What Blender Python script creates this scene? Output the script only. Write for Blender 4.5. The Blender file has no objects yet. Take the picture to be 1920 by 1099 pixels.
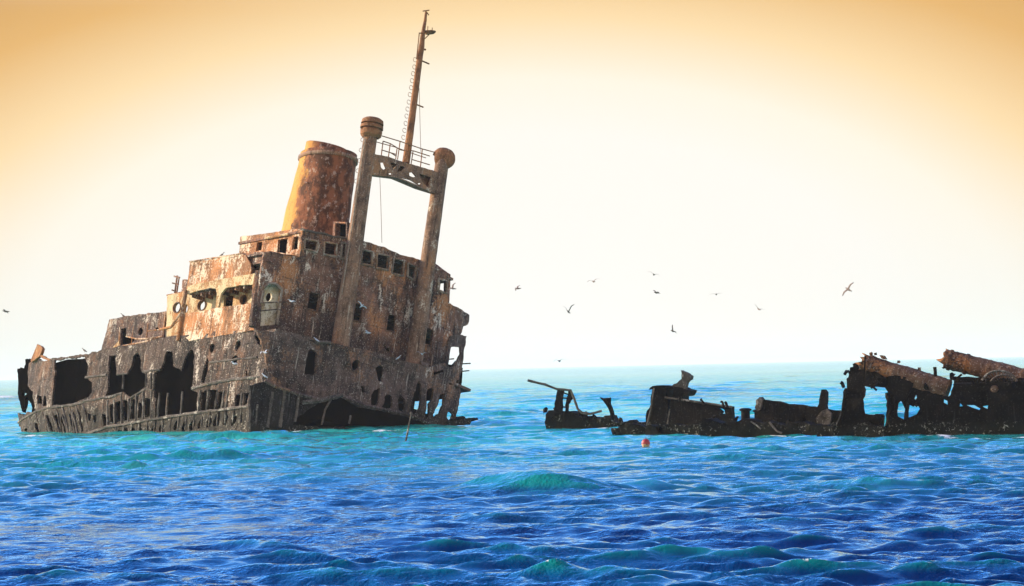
import bpy, bmesh, math, random
import numpy as np
from mathutils import Vector, Matrix, noise
from mathutils.geometry import delaunay_2d_cdt

SC = bpy.context.scene
COL = SC.collection
random.seed(7)
RNG = np.random.default_rng(11)
RAD = math.radians

# ------------------------------------------------------------------ camera
FPX = 7819.0                      # focal length in pixels of the 1920 px wide frame
CAM = np.array([0.0, 0.0, 4.3])
ROLL = RAD(1.31)
PITCH = math.atan(140.5 / FPX)
_f = np.array([0, math.cos(PITCH), math.sin(PITCH)])
_u0 = np.array([0, -math.sin(PITCH), math.cos(PITCH)])
_r0 = np.array([1.0, 0, 0])
_r = math.cos(ROLL) * _r0 - math.sin(ROLL) * _u0
_u = math.sin(ROLL) * _r0 + math.cos(ROLL) * _u0
cd = bpy.data.cameras.new('camera')
cd.sensor_fit = 'HORIZONTAL'
cd.sensor_width = 36.0
cd.lens = FPX / 1920.0 * 36.0
cd.clip_start = 1.0
cd.clip_end = 60000.0
cam = bpy.data.objects.new('camera', cd)
COL.objects.link(cam)
cam.matrix_world = Matrix(((_r[0], _u[0], -_f[0], CAM[0]), (_r[1], _u[1], -_f[1], CAM[1]),
                           (_r[2], _u[2], -_f[2], CAM[2]), (0, 0, 0, 1)))
SC.camera = cam
SC.view_settings.view_transform = 'Standard'
SC.view_settings.look = 'None'
SC.view_settings.exposure = 0.6
SC.view_settings.gamma = 1.0
SC.cycles.volume_bounces = 2
SC.cycles.max_bounces = 6
SC.cycles.diffuse_bounces = 2
SC.cycles.glossy_bounces = 3
SC.cycles.sample_clamp_indirect = 4.0

# ------------------------------------------------------------------ light
SUN_EL = 18.0
SUN_AZ = -72.0            # degrees from the view direction, negative = left
_se, _sa = RAD(SUN_EL), RAD(SUN_AZ)
SUN_DIR = Vector((math.sin(_sa) * math.cos(_se), math.cos(_sa) * math.cos(_se), math.sin(_se)))
sl = bpy.data.lights.new('sun', 'SUN')
sl.energy = 5.0
sl.angle = RAD(0.6)
sl.color = (1.0, 0.80, 0.55)
so = bpy.data.objects.new('sun', sl)
COL.objects.link(so)
so.rotation_euler = SUN_DIR.to_track_quat('Z', 'Y').to_euler()

W = bpy.data.worlds.new('World')
SC.world = W
W.use_nodes = True
wt = W.node_tree
wt.nodes.clear()


class NT:
    """small helper to write node trees"""
    def __init__(s, tree): s.t = tree
    def n(s, typ, **kw):
        nd = s.t.nodes.new(typ)
        for k, v in kw.items():
            setattr(nd, k, v)
        return nd
    def link(s, a, b): s.t.links.new(a, b)
    def val(s, sock, v):
        if hasattr(v, 'is_output') or isinstance(v, bpy.types.NodeSocket):
            s.t.links.new(v, sock)
        else:
            sock.default_value = v
    def math(s, op, a, b=0.0, c=0.0, clamp=False):
        nd = s.n('ShaderNodeMath', operation=op, use_clamp=clamp)
        for i, v in enumerate((a, b, c)):
            s.val(nd.inputs[i], v)
        return nd.outputs[0]
    def mapr(s, v, a, b, c=0.0, d=1.0, smooth=True):
        nd = s.n('ShaderNodeMapRange', interpolation_type='SMOOTHSTEP' if smooth else 'LINEAR')
        s.val(nd.inputs['Value'], v)
        for k, x in (('From Min', a), ('From Max', b), ('To Min', c), ('To Max', d)):
            s.val(nd.inputs[k], x)
        return nd.outputs[0]
    def mix(s, f, a, b, blend='MIX'):
        nd = s.n('ShaderNodeMix', data_type='RGBA', blend_type=blend)
        s.val(nd.inputs[0], f)
        for i, v in ((6, a), (7, b)):
            if isinstance(v, (tuple, list)):
                v = tuple(v) + (1.0,) if len(v) == 3 else v
            s.val(nd.inputs[i], v)
        return nd.outputs[2]
    def ramp(s, f, stops):
        nd = s.n('ShaderNodeValToRGB')
        el = nd.color_ramp.elements
        while len(el) < len(stops):
            el.new(0.5)
        for e, (p, c) in zip(el, stops):
            e.position = p
            e.color = tuple(c) + (1.0,)
        s.val(nd.inputs[0], f)
        return nd.outputs[0]
    def noise(s, vec, scale, detail=3.0, rough=0.55, out=0, dist=0.0):
        nd = s.n('ShaderNodeTexNoise')
        s.val(nd.inputs['Vector'], vec)
        nd.inputs['Scale'].default_value = scale
        nd.inputs['Detail'].default_value = detail
        nd.inputs['Roughness'].default_value = rough
        nd.inputs['Distortion'].default_value = dist
        return nd.outputs[out]
    def scale(s, vec, xyz, loc=(0, 0, 0)):
        nd = s.n('ShaderNodeMapping')
        s.val(nd.inputs['Vector'], vec)
        nd.inputs['Scale'].default_value = xyz
        nd.inputs['Location'].default_value = loc
        return nd.outputs[0]


w = NT(wt)
sky = w.n('ShaderNodeTexSky', sky_type='NISHITA')
sky.sun_disc = False
sky.sun_elevation = _se
sky.sun_rotation = _sa
sky.dust_density = 1.0
sky.ozone_density = 3.0
tc = w.n('ShaderNodeTexCoord')
sp = w.n('ShaderNodeSeparateXYZ')
w.link(tc.outputs['Generated'], sp.inputs[0])
X, Y, Z = sp.outputs
# warm hazy glow low in the sky ahead: white near the horizon, amber round it, blue overhead
dx = w.math('DIVIDE', X, 0.182)
dz = w.math('DIVIDE', w.math('SUBTRACT', Z, 0.012), 0.089)
rr = w.math('SQRT', w.math('ADD', w.math('MULTIPLY', dx, dx), w.math('MULTIPLY', dz, dz)))
glow = w.ramp(w.math('DIVIDE', rr, 1.5), [(0.0, (.985, .962, .915)), (0.33, (.99, .95, .875)), (0.43, (1.0, .92, .77)),
                          (0.54, (.98, .735, .42)), (0.66, (.80, .475, .17)), (0.80, (.61, .34, .11)), (1.0, (.74, .60, .44))])
low = w.mix(w.mapr(Z, -0.004, 0.055), (0.90, 0.925, 0.90), glow)
core = w.mapr(rr, 0.2, 0.85)
low = w.mix(core, glow, low)
nis = w.mix(1.0, sky.outputs[0], (0.105, 0.20, 0.34), 'MULTIPLY')
up = w.mapr(Z, 0.086, 0.125)
front = w.mapr(Y, 0.2, 0.75)
pale = w.mix(w.mapr(Z, 0.0, 0.22), (1.45, 1.45, 1.45), nis)  # unseen sky above the view, whitened and tinted blue to brighten the water
ahead = w.mix(up, low, pale)
behind = w.mix(w.mapr(Z, 0.35, 0.9), (1.15, 0.90, 0.66), nis)     # unseen warm sky behind the viewer, brightened to light the ship front
front = w.mapr(Y, -0.15, 0.45)
skyc = w.mix(front, behind, ahead)
bg = w.n('ShaderNodeBackground')
w.link(skyc, bg.inputs['Color'])
bg.inputs['Strength'].default_value = 0.68
wo = w.n('ShaderNodeOutputWorld')
w.link(bg.outputs[0], wo.inputs['Surface'])


# ------------------------------------------------------------------ helpers: pixel -> place
def ray(px, py):
    d = _f + _r * (px - 960.0) / FPX + _u * (549.5 - py) / FPX
    return d / np.linalg.norm(d)


def on_water(px, py, z=0.0):
    d = ray(px, py)
    return CAM + d * ((z - CAM[2]) / d[2])


def newmat(name):
    m = bpy.data.materials.new(name)
    m.use_nodes = True
    m.node_tree.nodes.clear()
    t = NT(m.node_tree)
    out = t.n('ShaderNodeOutputMaterial')
    b = t.n('ShaderNodeBsdfPrincipled')
    t.link(b.outputs[0], out.inputs['Surface'])
    return m, t, b, out


# ------------------------------------------------------------------ sea
def wave_field(x, y, dist):
    """sum of Gerstner waves; short ones fade out where the mesh gets too coarse for them"""
    rng = np.random.default_rng(5)
    N = 150
    lam = np.exp(rng.uniform(math.log(0.42), math.log(12.0), N))
    th = rng.normal(0.0, 0.52, N) + RAD(-100.0)        # travel mostly toward the viewer
    ph = rng.uniform(0, 2 * math.pi, N)
    dz = np.zeros_like(x); ddx = np.zeros_like(x); ddy = np.zeros_like(x); jac = np.zeros_like(x)
    # slow gusts vary the chop over the surface
    gust = 0.85 + 0.35 * np.sin(x * .11 + y * .043 + 1.0) * np.sin(x * -.07 + y * .061) + .2 * np.sin(x * .031 - y * .023 + 2.)
    for l, t, p in zip(lam, th, ph):
        k = 2 * math.pi / l
        st = 0.050 * (1.0 if l > 1.2 else (l / 1.2) ** 0.32)
        if l > 2.2: st *= (2.2 / l) ** 1.05
        a = st / k
        fade = np.clip((l - dist * 0.0032) / (dist * 0.004), 0, 1) * gust * (np.clip((dist - 40) / 130, .78, 1) if l > 1.8 else 1.0)
        kx, ky = k * math.cos(t), k * math.sin(t)
        q = kx * x + ky * y + p
        c, s = np.cos(q), np.sin(q)
        dz += a * c * fade
        ddx -= 0.6 * a * math.cos(t) * s * fade
        ddy -= 0.6 * a * math.sin(t) * s * fade
        jac += st * c * fade
    return ddx, ddy, dz, jac


def build_sea():
    d = [62.0]
    while d[-1] < 900: d.append(d[-1] * (1 + 1 / 560.0))
    while d[-1] < 3000: d.append(d[-1] * 1.004)
    while d[-1] < 40000: d.append(d[-1] * 1.02)
    d = np.array([6., 20., 40., 52.] + d)
    fine = np.linspace(-0.142, 0.142, 620)
    coarse = np.concatenate([np.linspace(0.142, 0.35, 90)[1:], np.linspace(0.35, 1.5, 40)[1:]])
    ang = np.concatenate([-coarse[::-1], fine, coarse])
    nr, nc = len(d), len(ang)
    D, A = np.meshgrid(d, ang, indexing='ij')
    x = D * np.sin(A); y = D * np.cos(A)
    ddx, ddy, dz, jac = wave_field(x, y, D)
    surf = np.zeros_like(x)
    for px, py, hh, sx, sy, fo in SWELLS:
        c_ = on_water(px, py)
        ux = (x - c_[0]) / sx; uy = (y - c_[1] + 1.2 * np.sin(ux * 1.7)) / sy
        g_ = np.exp(-ux * ux - uy * uy)
        dz += hh * g_
        surf += fo * np.exp(-(ux * 1.2) ** 2 - ((uy + .35) * 2.2) ** 2)
    # thin wash where the sea slaps against the wrecks
    wash = np.zeros_like(x)
    for ln in ([(36, 819), (250, 819), (455, 813), (600, 812), (740, 809), (880, 804)], [(1026, 803), (1130, 805), (1240, 811), (1330, 818), (1500, 820), (1700, 822), (1925, 822)]):
        pts_ = [on_water(*q_) for q_ in ln]
        for p_, q_ in zip(pts_[:-1], pts_[1:]):
            e_ = (q_ - p_)[:2]; L2 = e_ @ e_
            tt = np.clip(((x - p_[0]) * e_[0] + (y - p_[1]) * e_[1]) / L2, 0, 1)
            dd = np.hypot(x - p_[0] - tt * e_[0], (y - p_[1] - tt * e_[1]) * .5)
            wash = np.maximum(wash, np.clip(1 - dd / 1.6, 0, 1))
    surf += .80 * wash
    hf = np.clip((3000 - D) / 1200, 0, 1)
    co = np.stack([x + ddx, y + ddy, dz * hf], -1).reshape(-1, 3).astype(np.float32)
    idx = np.arange(nr * nc).reshape(nr, nc)
    q = np.stack([idx[:-1, :-1], idx[:-1, 1:], idx[1:, 1:], idx[1:, :-1]], -1).reshape(-1, 4)
    me = bpy.data.meshes.new('sea')
    me.vertices.add(len(co)); me.vertices.foreach_set('co', co.ravel())
    me.loops.add(q.size); me.loops.foreach_set('vertex_index', q.ravel().astype(np.int32))
    me.polygons.add(len(q)); me.polygons.foreach_set('loop_start', np.arange(0, q.size, 4, dtype=np.int32))
    me.polygons.foreach_set('use_smooth', np.ones(len(q), bool))
    me.update(calc_edges=True)
    at = me.attributes.new('chop', 'FLOAT', 'POINT'); at.data.foreach_set('value', jac.ravel().astype(np.float32))
    ah = me.attributes.new('height', 'FLOAT', 'POINT'); ah.data.foreach_set('value', dz.ravel().astype(np.float32))
    a3 = me.attributes.new('surf', 'FLOAT', 'POINT'); a3.data.foreach_set('value', surf.ravel().astype(np.float32))
    o = bpy.data.objects.new('sea', me)
    COL.objects.link(o)
    o['kind'] = 'structure'; o['label'] = 'choppy turquoise and deep blue sea around the wrecks'
    m, t, b, out = newmat('sea_water')
    geo = t.n('ShaderNodeNewGeometry')
    P = geo.outputs['Position']
    ps = t.n('ShaderNodeSeparateXYZ'); t.link(P, ps.inputs[0])
    a1 = t.n('ShaderNodeAttribute', attribute_name='chop'); chop = a1.outputs['Fac']
    a2 = t.n('ShaderNodeAttribute', attribute_name='height'); hgt = a2.outputs['Fac']
    # shallower sand beyond the wrecks turns the water turquoise, the channel in front is deep blue
    far = t.mapr(t.math('ADD', ps.outputs[1], t.math('MULTIPLY', t.noise(P, .02, 2.), 120.)), 160., 400.)
    patch = t.mapr(t.noise(t.scale(P, (1, .45, 1)), .045, 3.), .45, .68)
    deep = t.mix(patch, SEA_DEEP, SEA_DEEP2)
    shal = t.mix(patch, SEA_SHAL, SEA_SHAL2)
    c = t.mix(far, deep, shal)
    thin = t.mapr(hgt, 0.06, 0.40)                      # green of light through thin crests, painted by wave height
    c = t.mix(t.math('MULTIPLY', thin, .7), c, SEA_CREST)
    fn = t.noise(t.scale(P, (1, .7, 1)), 2.6, 4., .7)
    flk = t.noise(t.scale(P, (1, .5, 1)), 7.5, 3., .7)
    foam_glint = t.math('MULTIPLY', t.mapr(chop, .70, 1.05), t.mapr(flk, .57, .63))  # crest flecks: foam and small white glints painted in
    cap = t.math('MULTIPLY', t.mapr(t.noise(t.scale(P, (.55, .16, 1)), .12, 3., .6), .62, .67), t.mapr(fn, .44, .6))
    cap = t.math('MULTIPLY', cap, t.mapr(ps.outputs[1], 260., 420.))
    foam_glint = t.math('MAXIMUM', foam_glint, t.math('MULTIPLY', cap, .8))
    a4 = t.n('ShaderNodeAttribute', attribute_name='surf')
    foam_glint = t.math('MAXIMUM', foam_glint, t.mapr(t.math('ADD', t.math('MULTIPLY', a4.outputs['Fac'], .55), t.math('MULTIPLY', fn, .6)), .62, .74))
    c = t.mix(foam_glint, c, (.80, .84, .86))
    m.node_tree.nodes.remove(b)
    df = t.n('ShaderNodeBsdfDiffuse'); t.link(c, df.inputs['Color'])
    gl = t.n('ShaderNodeBsdfGlossy'); gl.inputs['Roughness'].default_value = .045
    gl.inputs['Color'].default_value = (.66, .91, 1, 1)
    fr = t.n('ShaderNodeFresnel'); fr.inputs['IOR'].default_value = 1.36
    ff = t.math('MULTIPLY', t.math('MINIMUM', fr.outputs[0], SEA_REFL), t.math('SUBTRACT', 1.0, foam_glint))
    ms = t.n('ShaderNodeMixShader'); t.link(ff, ms.inputs[0]); t.link(df.outputs[0], ms.inputs[1]); t.link(gl.outputs[0], ms.inputs[2])
    t.link(ms.outputs[0], out.inputs['Surface'])
    n1 = t.noise(t.scale(P, (1, .8, 1)), 1.9, 4., .62)
    n2 = t.noise(t.scale(P, (1, .6, 1)), .55, 3., .6)
    n1 = t.math('ADD', n1, t.math('MULTIPLY', t.noise(t.scale(P, (1, .6, 1)), 4.8, 3., .6), .35))
    bp = t.n('ShaderNodeBump'); calm = t.mapr(t.noise(t.scale(P, (.8, .32, 1)), .35, 4., .6), .38, .60, .25, 1.)
    t.link(t.math('MULTIPLY', calm, t.mapr(ps.outputs[1], 400., 2400., 1., .05)), bp.inputs['Strength']); bp.inputs['Distance'].default_value = .15
    t.link(n1, bp.inputs['Height'])
    bp2 = t.n('ShaderNodeBump'); bp2.inputs['Distance'].default_value = .35
    t.link(t.math('MULTIPLY', t.mapr(ps.outputs[1], 200., 450., 0., .8), t.mapr(ps.outputs[1], 600., 2400., 1., .05)), bp2.inputs['Strength'])
    t.link(n2, bp2.inputs['Height']); t.link(bp.outputs[0], bp2.inputs['Normal'])
    for nd in (df, gl, fr): t.link(bp2.outputs[0], nd.inputs['Normal'])
    me.materials.append(m)
    return o


SWELLS = [(1010, 922, .80, 2.6, 1.8, .0), (1185, 916, .12, 1.6, 1.0, .55), (440, 824, .50, 5.5, 2.2, .1), (905, 782, .80, 6.0, 12.0, .0),
          (922, 791, .15, 3.2, 11.0, .80), (8, 750, .9, 8.0, 40.0, .95), (560, 905, .35, 2.6, 1.6, 0.), (1180, 748, .9, 14., 40., 0.), (1300, 735, .7, 9., 40., .62), (1500, 700, .3, 20., 90., .6), (1050, 720, .4, 14., 60., .62), (330, 862, .3, 2.2, 1.3, .0),
          (1600, 915, .3, 2.0, 1.2, 0.), (790, 870, .3, 1.8, 1.2, .0), (870, 975, .25, 1.4, .9, 0.), (1370, 985, .25, 1.6, .9, 0.), (470, 1030, .25, 1.3, .8, 0.)]
SEA_REFL = .95
SEA_DEEP = (.000, .019, .12)
SEA_DEEP2 = (.000, .085, .21)
SEA_SHAL = (.016, .50, .45)
SEA_SHAL2 = (.12, .80, .48)
SEA_CREST = (.004, .26, .20)
build_sea()


# ------------------------------------------------------------------ rusty steel materials
def rust(name, dark, mid, warm, pale, warm_amt=.5, pale_amt=.35, streak=.6, barn=None, dark_amt=.5, rough=.85, bump=.5, seed=0.0, seam=0.0, spec=.2, low_dark=None):
    """weathered steel: dark scale, brown rust, warm rust patches, flakes of old pale paint, runs of grime;
    barn = (top, soft) height in the thing's own frame under which barnacles sit"""
    m, t, b, out = newmat(name)
    tc = t.n('ShaderNodeTexCoord')
    P = t.scale(tc.outputs['Object'], (1, 1, 1), (seed, seed * 1.7, seed * .6))
    run = t.scale(P, (1.5, 1.5, .16))
    big = t.noise(P, .33, 4., .6)
    med = t.noise(P, 1.5, 6., .68, dist=.4)
    fine = t.noise(P, 6.5, 5., .7)
    rn = t.noise(run, 2.0, 5., .65)
    rn2 = t.noise(t.scale(P, (2.6, 2.6, .2), (9, 3, 0)), 2.2, 4., .6)
    c = t.mix(t.mapr(t.math('ADD', t.math('MULTIPLY', big, .5), t.math('MULTIPLY', med, .5)), .5 - .14 + (dark_amt - .5) * .3, .5 + .1 + (dark_amt - .5) * .3), dark, mid)
    wm = t.math('ADD', t.math('MULTIPLY', t.noise(t.scale(P, (1, 1, .55), (4, 7, 2)), .55, 5., .65), .6), t.math('MULTIPLY', fine, .4))
    c = t.mix(t.mapr(wm, .62 - .26 * warm_amt, .72 - .26 * warm_amt, 0, .9), c, warm)
    pm = t.math('ADD', t.math('MULTIPLY', t.noise(t.scale(P, (1, 1, .5), (1, 2, 5)), .9, 6., .75), .62), t.math('MULTIPLY', fine, .38))
    c = t.mix(t.mapr(pm, .66 - .22 * pale_amt, .70 - .22 * pale_amt, 0, .95), c, pale)
    dk = tuple(x * .55 for x in dark)
    if low_dark:
        # darker towards the lowest deck height of the front
        so2 = t.n('ShaderNodeSeparateXYZ'); t.link(tc.outputs['Object'], so2.inputs[0])
        st_ = t.mapr(t.math('ADD', so2.outputs[2], t.math('MULTIPLY', t.math('SUBTRACT', big, .5), 9.)), low_dark[0], low_dark[1], .8, 0)
        c = t.mix(st_, c, (dark[0] * .8, dark[1] * .9, dark[2] * 1.05))
    c = t.mix(t.mapr(rn, .52, .68, 0, streak), c, dk)                      # grime runs
    c = t.mix(t.mapr(rn2, .60, .70, 0, streak * .55), c, pale)            # guano and paint runs
    c = t.mix(t.mapr(fine, .585, .64, 0, .8), c, dk)                        # pits
    c = t.mix(t.mapr(t.noise(P, 11., 3., .6), .60, .66, 0, .55), c, pale)   # flakes
    if seam:
        so_ = t.n('ShaderNodeSeparateXYZ'); t.link(tc.outputs['Object'], so_.inputs[0])
        w1 = t.math('ADD', so_.outputs[2], t.math('MULTIPLY', t.noise(P, .5, 2.), .3))
        s1 = t.math('ABSOLUTE', t.math('SUBTRACT', t.math('FRACT', t.math('DIVIDE', w1, 1.75)), .5))
        w2 = t.math('ADD', t.math('ADD', so_.outputs[0], so_.outputs[1]), t.math('MULTIPLY', t.math('FLOOR', t.math('DIVIDE', w1, 1.75)), 1.37))
        s2 = t.math('ABSOLUTE', t.math('SUBTRACT', t.math('FRACT', t.math('DIVIDE', w2, 3.6)), .5))
        sm = t.math('MAXIMUM', t.mapr(s1, .475, .49), t.mapr(s2, .487, .495))
        sm = t.math('MULTIPLY', sm, t.mapr(t.noise(P, 1.3, 3.), .42, .58))
        c = t.mix(t.math('MULTIPLY', sm, .75 * seam), c, dk)
    if barn:
        sp = t.n('ShaderNodeSeparateXYZ'); t.link(tc.outputs['Object'], sp.inputs[0])
        # the old waterline runs level in the water, not along the tilted deck
        geo = t.n('ShaderNodeNewGeometry'); sg = t.n('ShaderNodeSeparateXYZ'); t.link(geo.outputs['Position'], sg.inputs[0])
        band = t.mapr(t.math('ADD', sg.outputs[2], t.math('MULTIPLY', t.noise(P, 1.1, 3.), 1.2)), barn[0] + .6 - barn[1], barn[0] + .6 + barn[1], 1, 0)
        c = t.mix(t.math('MULTIPLY', band, .75), c, (.016, .017, .013))
        spots = t.math('MULTIPLY', t.mapr(t.noise(P, 5.2, 5., .75, dist=.5), .56, .63), t.mapr(t.noise(P, .8, 3., .6), .44, .56))
        c = t.mix(t.math('MULTIPLY', t.math('MULTIPLY', spots, band), .85), c, (.42, .40, .34))
    t.link(c, b.inputs['Base Color'])
    b.inputs['Roughness'].default_value = rough
    b.inputs['Specular IOR Level'].default_value = spec
    h = t.math('ADD', t.math('MULTIPLY', med, .55), t.math('ADD', t.math('MULTIPLY', fine, .4), t.math('MULTIPLY', rn, .25)))
    bp = t.n('ShaderNodeBump'); bp.inputs['Strength'].default_value = bump; bp.inputs['Distance'].default_value = .22
    t.link(h, bp.inputs['Height']); t.link(bp.outputs[0], b.inputs['Normal'])
    return m


M = {}
M['side'] = rust('cream_and_rust_plating', (.045, .023, .012), (.28, .13, .06), (.50, .21, .08), (.76, .60, .44), .62, .72, .75, dark_amt=.47, seed=3., seam=.8)
M['cabin'] = rust('old_cream_paint', (.10, .05, .025), (.38, .21, .09), (.46, .19, .065), (.62, .50, .30), .55, .85, .35, dark_amt=.3, seed=8.)
M['hull'] = rust('dark_hull_scale', (.010, .008, .007), (.085, .057, .045), (.17, .085, .048), (.56, .48, .40), .44, .48, .9, barn=(1.9, .5), dark_amt=.52, seed=1., seam=1.)
M['front'] = rust('stained_front_plating', (.042, .029, .026), (.24, .125, .085), (.46, .20, .080), (.72, .63, .52), .50, .54, 1.0, dark_amt=.54, seed=5., seam=.9, low_dark=(8.6, 12.2))
M['bulkhead'] = rust('grey_brown_bulkhead', (.026, .021, .020), (.135, .092, .078), (.30, .155, .085), (.58, .52, .45), .40, .36, .9, barn=(1.6, .9), dark_amt=.53, seed=6., seam=.8)
M['post'] = rust('brown_post_steel', (.07, .044, .033), (.27, .165, .108), (.38, .19, .09), (.64, .55, .43), .44, .40, .85, dark_amt=.46, seed=2., seam=.4)
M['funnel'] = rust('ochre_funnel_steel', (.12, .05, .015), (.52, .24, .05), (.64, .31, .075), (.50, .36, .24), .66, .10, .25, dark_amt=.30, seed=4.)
M['mast'] = rust('red_brown_mast_steel', (.11, .05, .027), (.32, .145, .065), (.42, .19, .08), (.52, .38, .23), .5, .28, .4, seed=9.)
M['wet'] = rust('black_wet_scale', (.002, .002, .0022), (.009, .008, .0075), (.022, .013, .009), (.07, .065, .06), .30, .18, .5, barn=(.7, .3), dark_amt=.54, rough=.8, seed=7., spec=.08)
M['tube'] = rust('crusted_tube_rust', (.05, .027, .019), (.21, .115, .07), (.44, .19, .07), (.62, .53, .43), .50, .42, .5, dark_amt=.48, bump=.9, seed=12.)
M['inner'] = rust('inside_shade_black', (.0012, .001, .001), (.003, .0024, .002), (.005, .003, .002), (.008, .007, .006), .2, .1, .4, seed=10., spec=.0)  # near-black colour stands in for shade behind the openings
M['grey'] = rust('grey_crusted_frame', (.03, .026, .022), (.13, .11, .095), (.15, .10, .06), (.40, .37, .32), .3, .5, .4, dark_amt=.45, seed=13.)

M['belly'] = rust('weedy_belly_plating', (.008, .008, .009), (.030, .027, .026), (.05, .032, .024), (.20, .20, .20), .3, .3, .7, barn=(.6, .4), dark_amt=.5, seed=16., spec=.1)
M['cream'] = rust('recess_cream_paint', (.20, .14, .08), (.60, .50, .32), (.50, .34, .16), (.80, .74, .60), .35, .7, .3, dark_amt=.25, seed=15.)
M['frame'] = rust('pale_window_frame', (.10, .075, .06), (.33, .27, .21), (.34, .18, .09), (.66, .60, .52), .5, .5, .6, dark_amt=.48, seed=14.)


# ------------------------------------------------------------------ building helpers
def tag(o, label=None, cat=None, group=None, kind=None):
    if label: o['label'] = label
    if cat: o['category'] = cat
    if group: o['group'] = group
    if kind: o['kind'] = kind
    return o


class Frame:
    """a thing's own axes: l along it, t across it (away from the viewer), u up"""
    def __init__(s, O, L, T):
        s.O = np.array(O, float)
        L = np.array(L, float); L /= np.linalg.norm(L)
        T = np.array(T, float); T -= L * (T @ L); T /= np.linalg.norm(T)
        s.M = np.stack([L, T, np.cross(L, T)], 1)
    def world(s, p): return s.O + s.M @ np.asarray(p, float)
    def local(s, P): return s.M.T @ (np.asarray(P, float) - s.O)
    def hit(s, px, py, surf):
        """where the sight line of a photo pixel meets a surface of this frame; surf = (axis, f): coord[axis] = f(other two)"""
        ax, fn = surf
        oth = [i for i in (0, 1, 2) if i != ax]
        o = s.M.T @ (CAM - s.O); d = s.M.T @ ray(px, py)
        g = lambda k: (o + k * d)[ax] - fn(*(o + k * d)[oth])
        k = (fn(0., 0.) - o[ax]) / d[ax] if abs(d[ax]) > 1e-6 else 290.
        for _ in range(25):
            e = 1e-3; gk = g(k)
            sl_ = (g(k + e) - gk) / e
            if abs(sl_) < .08: sl_ = math.copysign(.08, sl_ if sl_ else d[ax])
            k -= max(-4., min(4., gk / sl_))
        return o + k * d
    def at(s, px, py, surf): return s.world(s.hit(px, py, surf))


def flat(c): return lambda a, b: c


class Thing:
    def __init__(s, name, frame, label, cat, group=None):
        s.fr = frame
        s.o = bpy.data.objects.new(name, None)
        s.o.empty_display_size = 1.0
        COL.objects.link(s.o)
        m = Matrix.Identity(4)
        for i in range(3):
            for j in range(3): m[i][j] = frame.M[i, j]
            m[i][3] = frame.O[i]
        s.o.matrix_world = m
        tag(s.o, label, cat, group)
    def mesh(s, name, verts_world, faces, mat, parent=None, smooth=False, label=None):
        me = bpy.data.meshes.new(name)
        V = (np.asarray(verts_world, float) - s.fr.O) @ s.fr.M
        me.from_pydata(V.tolist(), [], [list(map(int, f)) for f in faces])
        bm = bmesh.new(); bm.from_mesh(me)
        bmesh.ops.recalc_face_normals(bm, faces=bm.faces)
        bm.to_mesh(me); bm.free()
        if smooth:
            me.polygons.foreach_set('use_smooth', np.ones(len(me.polygons), bool))
        me.materials.append(mat)
        o = bpy.data.objects.new(name, me)
        COL.objects.link(o)
        o.parent = parent or s.o
        if label: o['label'] = label
        return o


def Zm(x0, y0, sc, pts): return [(x0 + x / sc, y0 + y / sc) for x, y in pts]


def oval(cx, cy, rx, ry, n=14, lean=.15):
    return [(cx + rx * math.cos(a) - lean * ry * math.sin(a), cy + ry * math.sin(a)) for a in [2 * math.pi * i / n for i in range(n)]]


def evenodd(px, py, polys):
    ins = np.zeros(len(px), bool)
    for p in polys:
        x = p[:, 0]; y = p[:, 1]; x2 = np.roll(x, -1); y2 = np.roll(y, -1)
        for a, b_, c, d in zip(x, y, x2, y2):
            if b_ == d: continue
            cond = ((b_ > py) != (d > py)) & (px < (c - a) * (py - b_) / (d - b_) + a)
            ins ^= cond
    return ins


_seed = [0]


def rough_loop(pts, step, rag):
    """subdivide a loop and fray it like corroded plate"""
    _seed[0] += 1
    q = []
    n = len(pts)
    for i in range(n):
        a = pts[i]; b = pts[(i + 1) % n]
        L = np.linalg.norm(b - a)
        k = max(1, int(L / step))
        for j in range(k):
            q.append(a + (b - a) * j / k)
    q = np.array(q)
    if rag > 0:
        for i in range(len(q)):
            v = noise.noise_vector(Vector((q[i][0] * 1.3, q[i][1] * 1.3, _seed[0] * 3.7)))
            w2 = noise.noise_vector(Vector((q[i][0] * 4.7, q[i][1] * 4.7, _seed[0] * 1.9)))
            q[i] += rag * (1.1 * np.array(v[:2]) + 1.0 * np.array(w2[:2]))
    return q


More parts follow.
